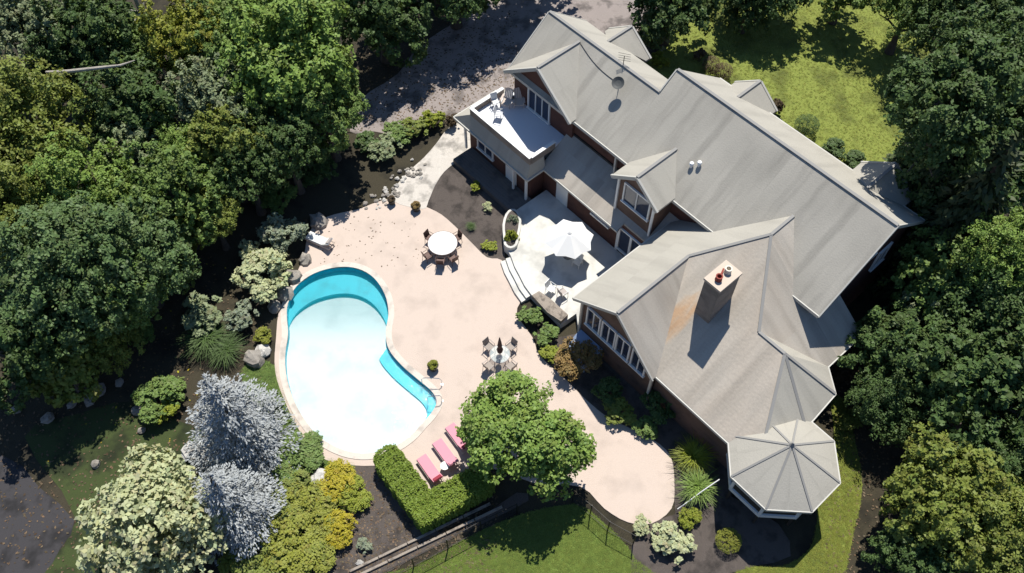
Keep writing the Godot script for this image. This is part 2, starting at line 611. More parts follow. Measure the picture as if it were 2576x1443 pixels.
	plain("dark_pot", lin(0.05, 0.04, 0.03), 0.6)
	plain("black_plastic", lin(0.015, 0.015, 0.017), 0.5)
	plain("deck_floor", lin(0.60, 0.61, 0.64), 0.7)
	var glass := plain("table_glass", Color(0.75, 0.8, 0.8, 0.3), 0.08)
	glass.transparency = BaseMaterial3D.TRANSPARENCY_ALPHA
	var water := plain("water", Color(0.0, 0.7, 0.8, 0.02), 0.07)
	water.transparency = BaseMaterial3D.TRANSPARENCY_ALPHA
	water.uv1_triplanar = true
	water.uv1_world_triplanar = true
	water.uv1_scale = Vector3.ONE / 0.9
	water.normal_enabled = true
	water.normal_texture = bump_texture(0.03, 3, 41, 1.2, 256)
	foliage("leaf_bright", 0.19, 0.285, 0.06)
	foliage("leaf_yellow", 0.23, 0.25, 0.035)
	foliage("leaf_olive", 0.185, 0.225, 0.045)
	foliage("leaf_mid", 0.145, 0.22, 0.055)
	foliage("leaf_grey", 0.22, 0.265, 0.14)
	foliage("leaf_deep", 0.082, 0.135, 0.04)
	foliage("leaf_blue_green", 0.11, 0.175, 0.062)
	foliage("leaf_cream", 0.43, 0.46, 0.26)
	foliage("leaf_sage", 0.24, 0.28, 0.19)
	foliage("leaf_gold", 0.37, 0.32, 0.02)
	foliage("leaf_lime", 0.24, 0.28, 0.03)
	foliage("leaf_rust", 0.27, 0.18, 0.065)
	foliage("leaf_brown", 0.12, 0.085, 0.05)
	foliage("leaf_hedge", 0.175, 0.245, 0.035)
	foliage("blade_lawn", 0.19, 0.22, 0.04)
	foliage("blade_green", 0.145, 0.2, 0.04)
	foliage("needle_silver", 0.35, 0.37, 0.375, 0.1)
	foliage("needle_dark", 0.06, 0.08, 0.032, 0.1)

# ---------------------------------------------------------------- ground
func pieces(poly: PackedVector2Array) -> Array:        # an outline without the pool, as outlines without holes
	var mid := Vector2.ZERO
	for p in pool_outline:
		mid += p / pool_outline.size()
	var out := []
	for side: float in [-1.0, 1.0]:
		var half := PackedVector2Array([mid + Vector2(0, -900), mid + Vector2(side * 900, -900), mid + Vector2(side * 900, 900), mid + Vector2(0, 900)])
		for p in Geometry2D.intersect_polygons(poly, half):
			for q in Geometry2D.clip_polygons(p, pool_outline):
				out.append(q)
	return out

func lift(poly: PackedVector2Array, y: float) -> PackedVector3Array:
	var out := PackedVector3Array()
	for p in poly:
		out.append(Vector3(p.x, y, p.y))
	return out

func sheet(called: String, poly: PackedVector2Array, y: float, mat: String, label := "", thick := 0.0) -> MeshInstance3D:
	var s := Shape.new()
	for p in pieces(poly):
		if thick > 0:
			s.slab(lift(p, y), Vector3(0, -thick, 0))
		else:
			s.face(lift(p, y), Vector3.UP)
	return structure(called, s.mesh(), mats[mat], label)

func build_ground() -> void:
	pool_outline = outline([724, 765, 745, 722, 790, 689, 850, 673, 900, 677, 940, 700, 968, 742, 977, 790, 970, 838, 978, 880, 1010, 920, 1050, 955, 1085, 985, 1098, 1012, 1085, 1040, 1060, 1068, 1030, 1100, 985, 1128, 925, 1142, 865, 1134, 805, 1102, 763, 1052, 736, 1000, 720, 945, 717, 895, 724, 840, 721, 800], 0, 4)
	sheet("ground", PackedVector2Array([Vector2(-400, -400), Vector2(400, -400), Vector2(400, 400), Vector2(-400, 400)]), -0.06, "litter")
	sheet("driveway", outline([880, 330, 905, 250, 1000, 185, 1060, 110, 1200, 20, 1270, -40, 1700, -160, 1760, -40, 1620, 60, 1590, 100, 1480, 150, 1300, 220, 1180, 300, 1120, 290, 1000, 335, 940, 330], 0, 3), -0.036, "gravel", "grey brown driveway in dappled shade behind the house")
	sheet("forest_track", outline([0, 1145, 95, 1225, 185, 1310, 150, 1380, 95, 1460, -60, 1560, -200, 1300], 0, 2), -0.04, "asphalt", "paved drive below the woods, coloured dark for tree shade")
	sheet("front_lawn", outline([1600, 190, 1680, 100, 1700, -60, 1900, -160, 2150, -140, 2330, 40, 2320, 240, 2240, 400, 2180, 480, 2080, 480, 1960, 360, 1800, 260], 0, 3), -0.032, "lawn", "bright yellow green lawn in front of the house")
	sheet("side_lawn", outline([2090, 1000, 2125, 1010, 2150, 1100, 2170, 1220, 2150, 1330, 2110, 1470, 1980, 1500, 1840, 1470, 1880, 1428, 1975, 1425, 2050, 1360, 2060, 1200, 2100, 1100], 0, 3), -0.032, "lawn", "sunlit strip of lawn beside the gazebo")
	sheet("back_lawn", outline([930, 1470, 1040, 1427, 1130, 1380, 1210, 1336, 1330, 1290, 1450, 1270, 1500, 1300, 1560, 1355, 1600, 1410, 1620, 1480], 0, 2), -0.03, "lawn_green", "mown lawn outside the pool fence")
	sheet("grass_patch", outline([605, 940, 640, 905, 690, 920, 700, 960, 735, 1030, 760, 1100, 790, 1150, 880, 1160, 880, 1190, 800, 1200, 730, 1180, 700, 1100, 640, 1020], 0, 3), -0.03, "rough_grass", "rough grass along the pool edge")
	sheet("woodland_grass", outline([60, 1100, 200, 1040, 330, 1010, 450, 1060, 560, 1120, 480, 1250, 330, 1380, 200, 1480, 60, 1480, 190, 1310], 0, 3), -0.044, "rough_grass", "grass beside the paved drive, coloured dark for tree shade")
	sheet("garden_bed", outline([790, 1470, 800, 1350, 850, 1230, 880, 1175, 960, 1165, 1040, 1290, 1120, 1345, 1200, 1310, 1300, 1240, 1330, 1260, 1220, 1315, 1120, 1365, 1030, 1410, 930, 1460], 0, 2), -0.024, "mulch", "grey brown mulch bed beside the clipped hedge")
	sheet("porch_bed", outline([1060, 500, 1085, 455, 1125, 415, 1190, 385, 1300, 470, 1330, 530, 1290, 560, 1265, 600, 1270, 660, 1200, 650], 0, 2), -0.024, "mulch", "dark mulch bed between the walk and the porch")
	sheet("gazebo_bed", outline([1590, 1370, 1650, 1310, 1720, 1290, 1760, 1260, 1840, 1250, 1960, 1320, 1990, 1400, 1900, 1425, 1850, 1440, 1700, 1480, 1600, 1480], 0, 2), -0.02, "mulch", "bare mulch bed below the gazebo")
	sheet("wing_bed", outline([1400, 850, 1450, 840, 1640, 980, 1840, 1110, 1840, 1250, 1700, 1300, 1690, 1160, 1640, 1110, 1500, 1060, 1400, 960, 1350, 880], 0, 1), -0.016, "mulch", "shaded planting bed along the brown wing")
	sheet("patio", outline([1000, 497, 1035, 505, 1070, 520, 1110, 540, 1150, 575, 1190, 615, 1225, 648, 1262, 655, 1280, 700, 1310, 750, 1300, 790, 1340, 850, 1358, 895, 1418, 950, 1468, 1000, 1525, 1048, 1585, 1078, 1645, 1108, 1688, 1150, 1697, 1220, 1690, 1280, 1640, 1318, 1580, 1315, 1520, 1280, 1460, 1225, 1340, 1215, 1240, 1180, 1150, 1230, 1090, 1262, 1020, 1170, 960, 1172, 890, 1172, 820, 1158, 780, 1125, 750, 1080, 722, 1025, 697, 960, 690, 910, 694, 850, 700, 790, 722, 735, 745, 690, 765, 640, 772, 600, 795, 560, 840, 540, 900, 527, 950, 508], 0, 3), 0.0, "patio", "pale pink concrete pool patio", 0.1)
	sheet("garden_walk", outline([985, 505, 995, 470, 1030, 430, 1068, 395, 1100, 358, 1125, 325, 1160, 308, 1190, 330, 1185, 375, 1155, 402, 1118, 432, 1094, 468, 1078, 505, 1062, 527], 0, 3), 0.012, "walk", "pale curved walk from the patio to the driveway", 0.1)
	for l: Array in [["front_lawn", [1640, 150, 2330, 480], 22000, "blade_lawn"], ["back_lawn", [940, 1275, 1620, 1443], 14000, "blade_green"], ["side_lawn", [1860, 1000, 2170, 1443], 8000, "blade_lawn"], ["grass_patch", [600, 900, 890, 1200], 5000, "leaf_mid"]]:
		grass_on(l[0], l[1], l[2], l[3])
	litter_on()

func grass_on(sheet_name: String, area: Array, count: int, mat: String) -> void:
	var s := Shape.new()
	for k in 7:
		var w := TAU * k / 7.0 + 0.3 * k
		var out := Vector3(cos(w), 0, sin(w))
		var p := out * 0.03 * (k % 3)
		var tip := p + out * (0.03 + 0.01 * (k % 4)) + Vector3(0, 0.03 + 0.006 * (k % 3), 0)
		var side := out.cross(Vector3.UP) * 0.014
		s.tri(p - side, p + side, tip, (Vector3.UP * 0.8 + out * -0.4).normalized())
	var where: MeshInstance3D = get_node(sheet_name)
	var tris := where.mesh.get_faces()
	var polys := []
	for i in range(0, tris.size(), 3):
		polys.append([Vector2(tris[i].x, tris[i].z), Vector2(tris[i + 1].x, tris[i + 1].z), Vector2(tris[i + 2].x, tris[i + 2].z)])
	var spots := []
	var y := tris[0].y
	var sum := PackedFloat32Array()
	var acc := 0.0
	for t in polys:
		acc += absf((t[1] - t[0]).cross(t[2] - t[0])) * 0.5
		sum.append(acc)
	for i in count:
		var j := sum.bsearch(rng.randf() * acc)
		var t: Array = polys[mini(j, polys.size() - 1)]
		var u := rng.randf()
		var w := rng.randf()
		if u + w > 1.0:
			u = 1.0 - u
			w = 1.0 - w
		var p: Vector2 = t[0] + (t[1] - t[0]) * u + (t[2] - t[0]) * w
		spots.append(Transform3D(Basis(Vector3.UP, rng.randf() * TAU).scaled(Vector3.ONE * rng.randf_range(0.7, 1.5)), Vector3(p.x, y, p.y)))
	scatter("grass", s.mesh(), mats[mat], spots, "short grass blades growing on the %s" % sheet_name.replace("_", " "), "grass", 0.3)

func scatter(called: String, mesh: Mesh, m: Material, spots: Array, label: String, category: String, vary := 0.2) -> void:
	var mm := MultiMesh.new()
	mm.transform_format = MultiMesh.TRANSFORM_3D
	mm.use_colors = true
	mm.mesh = mesh
	mm.instance_count = spots.size()
	for i in spots.size():
		mm.set_instance_transform(i, spots[i])
		var k := rng.randf_range(1.0 - vary, 1.0 + vary)
		mm.set_instance_color(i, Color(k * rng.randf_range(0.9, 1.15), k, k))
	var o := MultiMeshInstance3D.new()
	o.name = numbered(called)
	o.multimesh = mm
	o.material_override = m
	o.set_meta("kind", "stuff")
	add_child(o)
	tag(o, label, category)

func litter_on() -> void:        # fallen leaves on the woodland floor and the drive
	var s := Shape.new()
	s.leaf(Vector3(0, 0.012, 0), Vector3.UP, Vector3.RIGHT, 0.13, 0.08, Color.WHITE)
	for area: Array in [["leaf_brown", [0, 640, 660, 1443], 2600, "brown fallen leaves on the woodland floor"], ["leaf_gold", [100, 640, 620, 1180], 60, "yellow fallen leaves on the woodland floor"], ["leaf_brown", [900, 20, 1300, 330], 2500, "fallen leaves on the driveway"], ["leaf_brown", [790, 545, 1060, 670], 90, "dry leaf scraps on the patio beside the cream shrubs"], ["leaf_brown", [800, 1180, 1250, 1443], 2200, "dry leaves on the mulch bed"], ["leaf_brown", [2080, 850, 2576, 1443], 2500, "fallen leaves under the trees beside the side lawn"]]:
		var spots := []
		for i in area[2]:
			var q := at(rng.randf_range(area[1][0], area[1][2]), rng.randf_range(area[1][1], area[1][3]), 0.0 if area[3].contains("patio") else -0.02)
			var b := Basis(Vector3.UP, rng.randf() * TAU).rotated(Vector3.RIGHT, rng.randf_range(-0.4, 0.4)).scaled(Vector3.ONE * rng.randf_range(0.6, 1.7))
			spots.append(Transform3D(b, q))
		scatter("fallen_leaves", s.mesh(), mats[area[0]], spots, area[3], "leaves", 0.5)

# ---------------------------------------------------------------- pool
func pool_depth(z: float) -> float:
	return -0.82 + 0.4 * smoothstep(0.5, 5.0, z)

func build_pool() -> void:
	var s := Shape.new()
	var n := pool_outline.size()
	var floor_pts := PackedVector3Array()
	var mid := Vector2.ZERO
	for p in pool_outline:
		mid += p / n
		floor_pts.append(Vector3(p.x, -2.5, p.y))
	var z0 := -2.0
	while z0 < 14.0:                     # the floor in bands, each one plane
		var z1 := z0 + 0.75
		var band := PackedVector2Array([Vector2(-40, z0), Vector2(40, z0), Vector2(40, z1), Vector2(-40, z1)])
		for piece in Geometry2D.intersect_polygons(pool_outline, band):
			var ids := Geometry2D.triangulate_polygon(piece)
			var normal := Vector3(0, z1 - z0, pool_depth(z0) - pool_depth(z1)).normalized()
			for i in range(0, ids.size(), 3):
				var c := []
				for k in 3:
					var p: Vector2 = piece[ids[i + k]]
					c.append(Vector3(p.x, pool_depth(z0) + (pool_depth(z1) - pool_depth(z0)) * (p.y - z0) / (z1 - z0), p.y))
				s.tri(c[0], c[1], c[2], normal)
		z0 = z1
	structure("pool_floor", s.mesh(), mats.plaster, "pale plaster floor of the swimming pool")
	s = Shape.new()
	for i in n:
		var p := pool_outline[i]
		var q := pool_outline[(i + 1) % n]
		s.quad(Vector3(p.x, -0.01, p.y), Vector3(q.x, -0.01, q.y), floor_pts[(i + 1) % n], floor_pts[i], Vector3(mid.x - p.x, 0, mid.y - p.y))
	structure("pool_wall", s.mesh(), mats.pool_liner, "turquoise side of the swimming pool")
	var moved := PackedVector2Array()
	for p in pool_outline:
		moved.append(p + Vector2(0.1, 1.75))
	s = Shape.new()
	for piece in Geometry2D.clip_polygons(pool_outline, moved):
		if piece.size() > 6 and piece[0].y < 4.0 and not Geometry2D.is_polygon_clockwise(piece):
			s.slab(lift(piece, -0.52), Vector3(0, -0.5, 0))
	moved.clear()
	for p in pool_outline:
		moved.append(p + Vector2(-0.55, 0.62))
	for piece in Geometry2D.clip_polygons(pool_outline, moved):
		var low := piece[0]
		for p in piece:
			low = p if p.y > low.y else low
		if piece.size() > 6 and low.y > 4.0 and not Geometry2D.is_polygon_clockwise(piece):
			for q in Geometry2D.intersect_polygons(piece, PackedVector2Array([Vector2(-8.8, 6.2), Vector2(-7.2, 3.2), Vector2(20, 3.2), Vector2(20, 30), Vector2(-8.8, 30)])):
				s.slab(lift(q, -0.3), Vector3(0, -0.9, 0))
	structure("pool_bench", s.mesh(), mats.pool_liner, "turquoise crescent bench at the deep end of the pool")
	s = Shape.new()
	s.face(lift(pool_outline, -0.13), Vector3.UP)
	structure("pool_water", s.mesh(), mats.water, "turquoise water of the kidney shaped pool")
	var ring := Geometry2D.offset_polygon(pool_outline, 0.38, Geometry2D.JOIN_ROUND)
	var outer: PackedVector2Array = ring[0]
	s = Shape.new()
	for p in pieces(outer):
		s.slab(lift(p, 0.035), Vector3(0, -0.12, 0))
	structure("pool_coping", s.mesh(), mats.coping, "pale coping round the swimming pool")
	var fog := FogVolume.new()
	fog.name = "pool_water_body"
	fog.shape = RenderingServer.FOG_VOLUME_SHAPE_BOX
	fog.size = Vector3(12.6, 2.4, 15.2)
	fog.position = Vector3(-9.0, -0.14 - 1.2, 5.6)
	var fm := FogMaterial.new()
	fm.density = 0.6
	fm.albedo = lin(0.0, 0.93, 0.98)
	fog.material = fm
	fog.set_meta("kind", "structure")
	add_child(fog)

# ---------------------------------------------------------------- house
func L(a: float, b: float, h: float) -> Vector3:        # house frame to the house node's own axes
	return Vector3(a, h, -b)

func slope(parent: Node, pts: Array, mat: String, called := "roof_slope") -> MeshInstance3D:
	var list := PackedVector3Array()
	for p: Array in pts:
		list.append(L(p[0], p[1], p[2]))
	var s := Shape.new()
	s.slab(list, Vector3(0, -0.16, 0))
	return part(called, s.mesh(), mats[mat], parent)

func wall(parent: Node, pts: Array, thick: Vector3, mat := "siding", called := "wall") -> MeshInstance3D:
	var list := PackedVector3Array()
	for p: Array in pts:
		list.append(L(p[0], p[1], p[2]))
	var s := Shape.new()
	s.slab(list, thick)
	return part(called, s.mesh(), mats[mat], parent)

func rail(parent: Node, called: String, p: Vector3, q: Vector3, w: float, h: float, mat: String) -> MeshInstance3D:
	var s := Shape.new()
	s.bar(p, q, w, h)
	return part(called, s.mesh(), mats[mat], parent)

# a window in a wall that faces b- (side 0) or a+ (side 1) or a- (side 2)
func window(parent: Node, u0: float, u1: float, h0: float, h1: float, plane: float, panes := 2, side := 0, called := "window") -> void:
	var put := func(u: float, out: float, h: float) -> Vector3:
		return L(u, plane - out, h) if side == 0 else (L(plane + out, u, h) if side == 1 else L(plane - out, u, h))
	var size := func(w: float, d: float, h: float) -> Vector3:
		return Vector3(w, h, d) if side == 0 else Vector3(d, h, w)
	var s := Shape.new()
	var um := (u0 + u1) / 2
	var hm := (h0 + h1) / 2
	s.box(put.call(um, 0.05, h1 + 0.05), size.call(u1 - u0 + 0.2, 0.14, 0.11))
	for e: float in [u0 - 0.05, u1 + 0.05]:
		s.box(put.call(e, 0.05, hm), size.call(0.1, 0.13, h1 - h0 + 0.02))
	var w := part(called, s.mesh(), mats.white_paint, parent)
	s = Shape.new()
	s.box(put.call(um, 0.07, h0 - 0.04), size.call(u1 - u0 + 0.3, 0.22, 0.09))
	part("sill", s.mesh(), mats.white_paint, w)
	var step := (u1 - u0) / panes
	for k in panes:
		s = Shape.new()
		s.box(put.call(u0 + step * (k + 0.5), 0.03, hm), size.call(step - 0.04, 0.02, h1 - h0 - 0.04))
		part("pane", s.mesh(), mats.pane, w)
		if k > 0:
			s = Shape.new()
			s.box(put.call(u0 + step * k, 0.055, hm), size.call(0.07, 0.08, h1 - h0))
			part("mullion", s.mesh(), mats.white_paint, w)

func panel(parent: Node, called: String, u0: float, u1: float, h0: float, h1: float, plane: float, mat: String, out := 0.03) -> MeshInstance3D:
	var s := Shape.new()
	s.box(L((u0 + u1) / 2, plane - out / 2, (h0 + h1) / 2), Vector3(u1 - u0, h1 - h0, out))
	return part(called, s.mesh(), mats[mat], parent)

func gable(parent: Node, called: String, a: float, half: float, top: float, b_front: float, b_back: float, eave: float, valley_b: float, wall_b: float, wall_h: float, wall_mat: String, dir := 1.0) -> Node3D:
	var g := Node3D.new()
	g.name = called
	parent.add_child(g, true)
	for s: float in [-1.0, 1.0]:
		slope(g, [[a, b_front, top], [a, b_back, top], [a + s * half, valley_b, eave], [a + s * half, b_front, eave]], "shingle_clean")
		rail(g, "fascia", L(a + s * half * 0.995, b_front, eave - 0.1), L(a, b_front, top - 0.1), 0.14, 0.24, "trim_paint")
	var inset := half - 0.35
	var rise := (top - eave) / half
	wall(g, [[a - inset, wall_b, wall_h], [a + inset, wall_b, wall_h], [a + inset, wall_b, eave + 0.35 * rise - 0.2], [a, wall_b, top - 0.2], [a - inset, wall_b, eave + 0.35 * rise - 0.2]], Vector3(0, 0, -0.15 * dir), wall_mat)
	for s: float in [-1.0, 1.0]:
		wall(g, [[a + s * inset, wall_b + 0.16 * dir, wall_h], [a + s * inset, valley_b + 0.5 * dir, wall_h], [a + s * inset, valley_b + 0.5 * dir, eave + 0.05], [a + s * inset, wall_b + 0.16 * dir, eave + 0.05]], Vector3(-s * 0.15, 0, 0), wall_mat, "cheek")
	rail(g, "ridge_cap", L(a, b_front + 0.02 * dir, top + 0.02), L(a, b_back, top + 0.02), 0.18, 0.05, "shingle_edge")
	return g

func build_house() -> void:
	var h := thing("house", "large grey shingled house with brown walls, dormers and a chimney", "house", Vector3.ZERO, deg_to_rad(HOUSE_TURN))
	# main roof
	slope(h, [[-9.95, 8.48, 6.66], [15.9, 8.48, 6.66], [15.9, 13.46, 10.5], [0, 13.46, 10.5], [0, 12.12, 9.466], [-9.95, 12.12, 9.466]], "shingle")
	slope(h, [[-9.95, 12.12, 9.466], [0, 12.12, 9.466], [0, 15.76, 6.66], [-9.95, 15.76, 6.66]], "shingle_clean")
	slope(h, [[0, 13.46, 10.5], [15.9, 13.46, 10.5], [15.9, 18.44, 6.66], [0, 18.44, 6.66]], "shingle_clean")
	rail(h, "ridge_cap", L(-9.95, 12.12, 9.47), L(0, 12.12, 9.47), 0.2, 0.05, "shingle_edge")
	rail(h, "ridge_cap", L(0, 13.46, 10.51), L(15.9, 13.46, 10.51), 0.2, 0.05, "shingle_edge")
	for e: Array in [[[-9.95, 8.45, 6.55], [15.9, 8.45, 6.55]], [[15.93, 8.45, 6.55], [15.93, 13.46, 10.4]], [[15.93, 13.46, 10.4], [15.93, 18.44, 6.55]], [[-9.98, 8.48, 6.55], [-9.98, 12.12, 9.36]], [[-9.98, 12.12, 9.36], [-9.98, 15.76, 6.55]], [[0, 18.47, 6.55], [15.9, 18.47, 6.55]], [[-0.03, 12.15, 9.45], [-0.03, 13.46, 10.42]]]:
		rail(h, "fascia", L(e[0][0], e[0][1], e[0][2]), L(e[1][0], e[1][1], e[1][2]), 0.08, 0.22, "trim_paint")
	wall(h, [[-9.5, 8.95, -0.1], [15.4, 8.95, -0.1], [15.4, 8.95, 6.84], [-9.5, 8.95, 6.84]], Vector3(0, 0, -0.2))
	wall(h, [[15.4, 8.95, -0.1], [15.4, 17.9, -0.1], [15.4, 17.9, 6.86], [15.4, 13.46, 10.28], [15.4, 8.95, 6.82]], Vector3(-0.2, 0, 0))
	wall(h, [[-9.5, 8.95, -0.1], [-9.5, 15.3, -0.1], [-9.5, 15.3, 6.8], [-9.5, 12.12, 9.25], [-9.5, 8.95, 6.82]], Vector3(0.2, 0, 0))
	wall(h, [[-9.3, 15.3, -0.1], [0, 15.3, -0.1], [0, 15.3, 6.8], [-9.3, 15.3, 6.8]], Vector3(0, 0, 0.2))
	wall(h, [[0.2, 17.9, -0.1], [15.2, 17.9, -0.1], [15.2, 17.9, 6.86], [0.2, 17.9, 6.86]], Vector3(0, 0, 0.2))
	wall(h, [[0.02, 12.2, 0], [0.02, 17.9, 0], [0.02, 17.9, 6.86], [0.02, 13.46, 10.3], [0.02, 12.2, 9.3]], Vector3(0.18, 0, 0))
	window(h, 10.4, 11.5, 4.2, 5.8, 15.4, 2, 1)
	window(h, 15.2, 16.3, 4.2, 5.8, 15.4, 2, 1)
	window(h, 12.7, 14.0, 7.0, 8.4, 15.4, 2, 1)
	# dormers
	gable(h, "cross_gable", -6.75, 3.2, 9.21, 8.1, 11.8, 6.77, 8.63, 8.72, 4.2, "siding")
	window(h, -8.05, -6.1, 4.45, 6.5, 8.72, 3)
	var d2 := gable(h, "dormer", 3.15, 1.9, 8.19, 7.04, 10.46, 6.75, 8.6, 7.35, 3.5, "siding_tan")
	window(h, 2.25, 4.25, 5.0, 6.6, 7.35, 2)
	rail(d2, "corner_trim", L(4.62, 7.3, 3.6), L(4.62, 7.3, 6.85), 0.14, 0.14, "white_paint")
	rail(d2, "corner_trim", L(1.68, 7.3, 3.6), L(1.68, 7.3, 6.85), 0.14, 0.14, "white_paint")
	gable(h, "far_dormer", -6.8, 2.0, 7.53, 16.96, 14.6, 6.05, 16.5, 16.5, 4.5, "siding", -1.0)
	gable(h, "far_dormer", 2.62, 1.75, 7.91, 19.05, 16.8, 6.55, 18.5, 18.6, 4.5, "siding", -1.0)
	gable(h, "far_dormer", 12.6, 1.9, 8.1, 19.5, 16.6, 6.6, 18.5, 19.0, 4.5, "siding", -1.0)
	# shed roof over the ground floor, with a black strip painting the eave shade
	slope(h, [[-4.4, 6.45, 3.2], [2.85, 6.45, 3.2], [2.85, 6.95, 3.52], [5.5, 6.95, 3.52], [5.5, 8.93, 4.78], [-4.4, 8.93, 4.78]], "shingle_wing")
	rail(h, "gutter", L(-4.4, 6.42, 3.1), L(2.85, 6.42, 3.1), 0.1, 0.16, "trim_paint")
	rail(h, "fascia", L(-4.42, 8.9, 4.9), L(1.7, 8.9, 4.9), 0.06, 0.16, "black_plastic")  # black strip standing in for the eave shade on the wall
	rail(h, "fascia", L(0.2, 8.55, 6.45), L(0.2, 8.55, 4.9), 0.14, 0.14, "trim_paint")
	wall(h, [[-4.6, 6.95, -0.1], [5.55, 6.95, -0.1], [5.55, 6.95, 3.34], [-4.6, 6.95, 3.34]], Vector3(0, 0, -0.18))
	panel(h, "door", -3.25, -2.15, 0.5, 2.9, 6.95, "white_paint", 0.05)
	window(h, 2.75, 3.6, 0.9, 2.9, 6.95, 1)
	window(h, 3.8, 4.65, 0.9, 2.9, 6.95, 1)
	panel(h, "trim", -4.6, 2.6, 2.95, 3.1, 6.95, "white_paint", 0.04)
	panel(h, "post", 2.5, 2.66, 0.5, 3.1, 6.95, "white_paint", 0.1)
	panel(h, "awning", 0.2, 1.9, 2.2, 2.34, 6.95, "white_paint", 0.3)
	# roof deck over the porch
	wall(h, [[-10.25, 5.5, 4.3], [-4.4, 5.5, 4.3], [-4.4, 8.9, 4.3], [-10.25, 8.9, 4.3]], Vector3(0, -0.3, 0), "deck_floor", "deck_floor")
	for e: Array in [[[-10.35, 5.42], [-4.3, 5.42]], [[-10.3, 5.5], [-10.3, 8.3]], [[-4.35, 5.5], [-4.35, 7.6]]]:
		rail(h, "parapet", L(e[0][0], e[0][1], 4.46), L(e[1][0], e[1][1], 4.46), 0.16, 0.6, "stucco")
		rail(h, "coping", L(e[0][0], e[0][1], 4.79), L(e[1][0], e[1][1], 4.79), 0.24, 0.06, "white_paint")
	slope(h, [[-11.7, 4.97, 3.2], [-4.1, 4.97, 3.2], [-4.32, 5.38, 4.16], [-10.36, 5.38, 4.16]], "shingle_clean")
	slope(h, [[-4.1, 4.97, 3.2], [-4.1, 6.6, 3.2], [-4.3, 6.6, 4.16], [-4.3, 5.38, 4.16]], "shingle_clean")
	slope(h, [[-11.7, 4.97, 3.2], [-10.36, 5.38, 4.16], [-10.36, 8.9, 4.16], [-11.7, 8.9, 3.2]], "shingle_clean")
	rail(h, "gutter", L(-11.7, 4.94, 3.1), L(-4.1, 4.94, 3.1), 0.1, 0.16, "trim_paint")
	rail(h, "gutter", L(-11.74, 4.94, 3.1), L(-11.74, 8.9, 3.1), 0.1, 0.16, "trim_paint")
	rail(h, "gutter", L(-4.06, 4.94, 3.1), L(-4.06, 6.4, 3.1), 0.1, 0.16, "trim_paint")
	wall(h, [[-11.6, 5.05, 3.0], [-4.15, 5.05, 3.0], [-4.15, 8.9, 3.0], [-11.6, 8.9, 3.0]], Vector3(0, 0.12, 0), "white_paint", "soffit")
	wall(h, [[-10.9, 5.65, -0.1], [-4.6, 5.65, -0.1], [-4.6, 5.65, 3.0], [-10.9, 5.65, 3.0]], Vector3(0, 0, -0.18))
	wall(h, [[-10.9, 5.84, -0.1], [-10.9, 8.9, -0.1], [-10.9, 8.9, 3.0], [-10.9, 5.84, 3.0]], Vector3(0.18, 0, 0))
	wall(h, [[-4.6, 5.84, -0.1], [-4.6, 6.93, -0.1], [-4.6, 6.93, 3.0], [-4.6, 5.84, 3.0]], Vector3(-0.18, 0, 0))
	panel(h, "door", -7.0, -5.9, 0.45, 2.95, 5.65, "white_paint", 0.05)
	panel(h, "trim", -10.9, -4.6, 2.88, 3.0, 5.65, "white_paint", 0.07)
	for a: float in [-10.95, -5.85, -4.55]:
		rail(h, "post", L(a, 5.3, 0.4), L(a, 5.3, 3.0), 0.14, 0.14, "white_paint")
	window(h, -9.9, -8.4, 1.1, 2.7, 5.65, 2)
	wall(h, [[-10.7, 3.85, 0.42], [-4.3, 3.85, 0.42], [-4.3, 5.62, 0.42], [-10.7, 5.62, 0.42]], Vector3(0, -0.5, 0), "deck_boards", "porch_floor")
	var boards := []
	for k in 8:
		var b := 3.9 + k * 0.215
		wall(h, [[-10.72, b, 0.45], [-4.28, b, 0.45], [-4.28, b + 0.2, 0.45], [-10.72, b + 0.2, 0.45]], Vector3(0, -0.027, 0), "deck_boards", "board")
	# wing
	var V := [8.5, 5.96, 6.86]
	var P := [11.25, 9.23, 8.79]
	var Q := [14.33, 5.31, 6.48]
	var R := [16.12, 5.31, 6.48]
	var E0 := [19.1, 0.5, 3.64]
	var E1 := [19.3, 4.3, 3.64]
	var E2 := [19.1, 7.2, 3.64]
	var E3 := [17.8, 8.1, 3.877]
	slope(h, [[5.2, 0.2, 4.55], [8.5, 0.2, 6.86], V, P, [11.25, 11.24, 8.79], [8.21, 8.48, 6.657], [8.21, 8.93, 6.657], [5.2, 8.93, 4.55]], "shingle_clean")
	slope(h, [[8.5, 0.2, 6.86], V, [11.74, 0.5, 3.64], [11.74, 0.2, 3.64]], "shingle_wing")
	slope(h, [V, P, Q, R, E0, [11.74, 0.5, 3.64]], "shingle_rust")
	slope(h, [P, [11.25, 11.24, 8.79], [14.09, 8.48, 6.66], [14.09, 8.93, 6.66], [15.42, 8.93, 5.662], [15.42, 11.3, 5.662], [17.8, 11.3, 3.877], E3, Q], "shingle_wing")
	slope(h, [Q, R, E3], "shingle_clean")
	slope(h, [R, E2, E3], "shingle_clean")
	slope(h, [R, E0, E1], "shingle_clean")
	slope(h, [R, E1, E2], "shingle_clean")
	for e: Array in [[[8.5, 0.2, 6.86], V], [V, P], [P, Q], [Q, R], [R, E0], [R, E1], [R, E2], [P, [11.25, 11.2, 8.79]]]:
		rail(h, "ridge_cap", L(e[0][0], e[0][1], e[0][2] + 0.015), L(e[1][0], e[1][1], e[1][2] + 0.015), 0.17, 0.05, "shingle_edge")
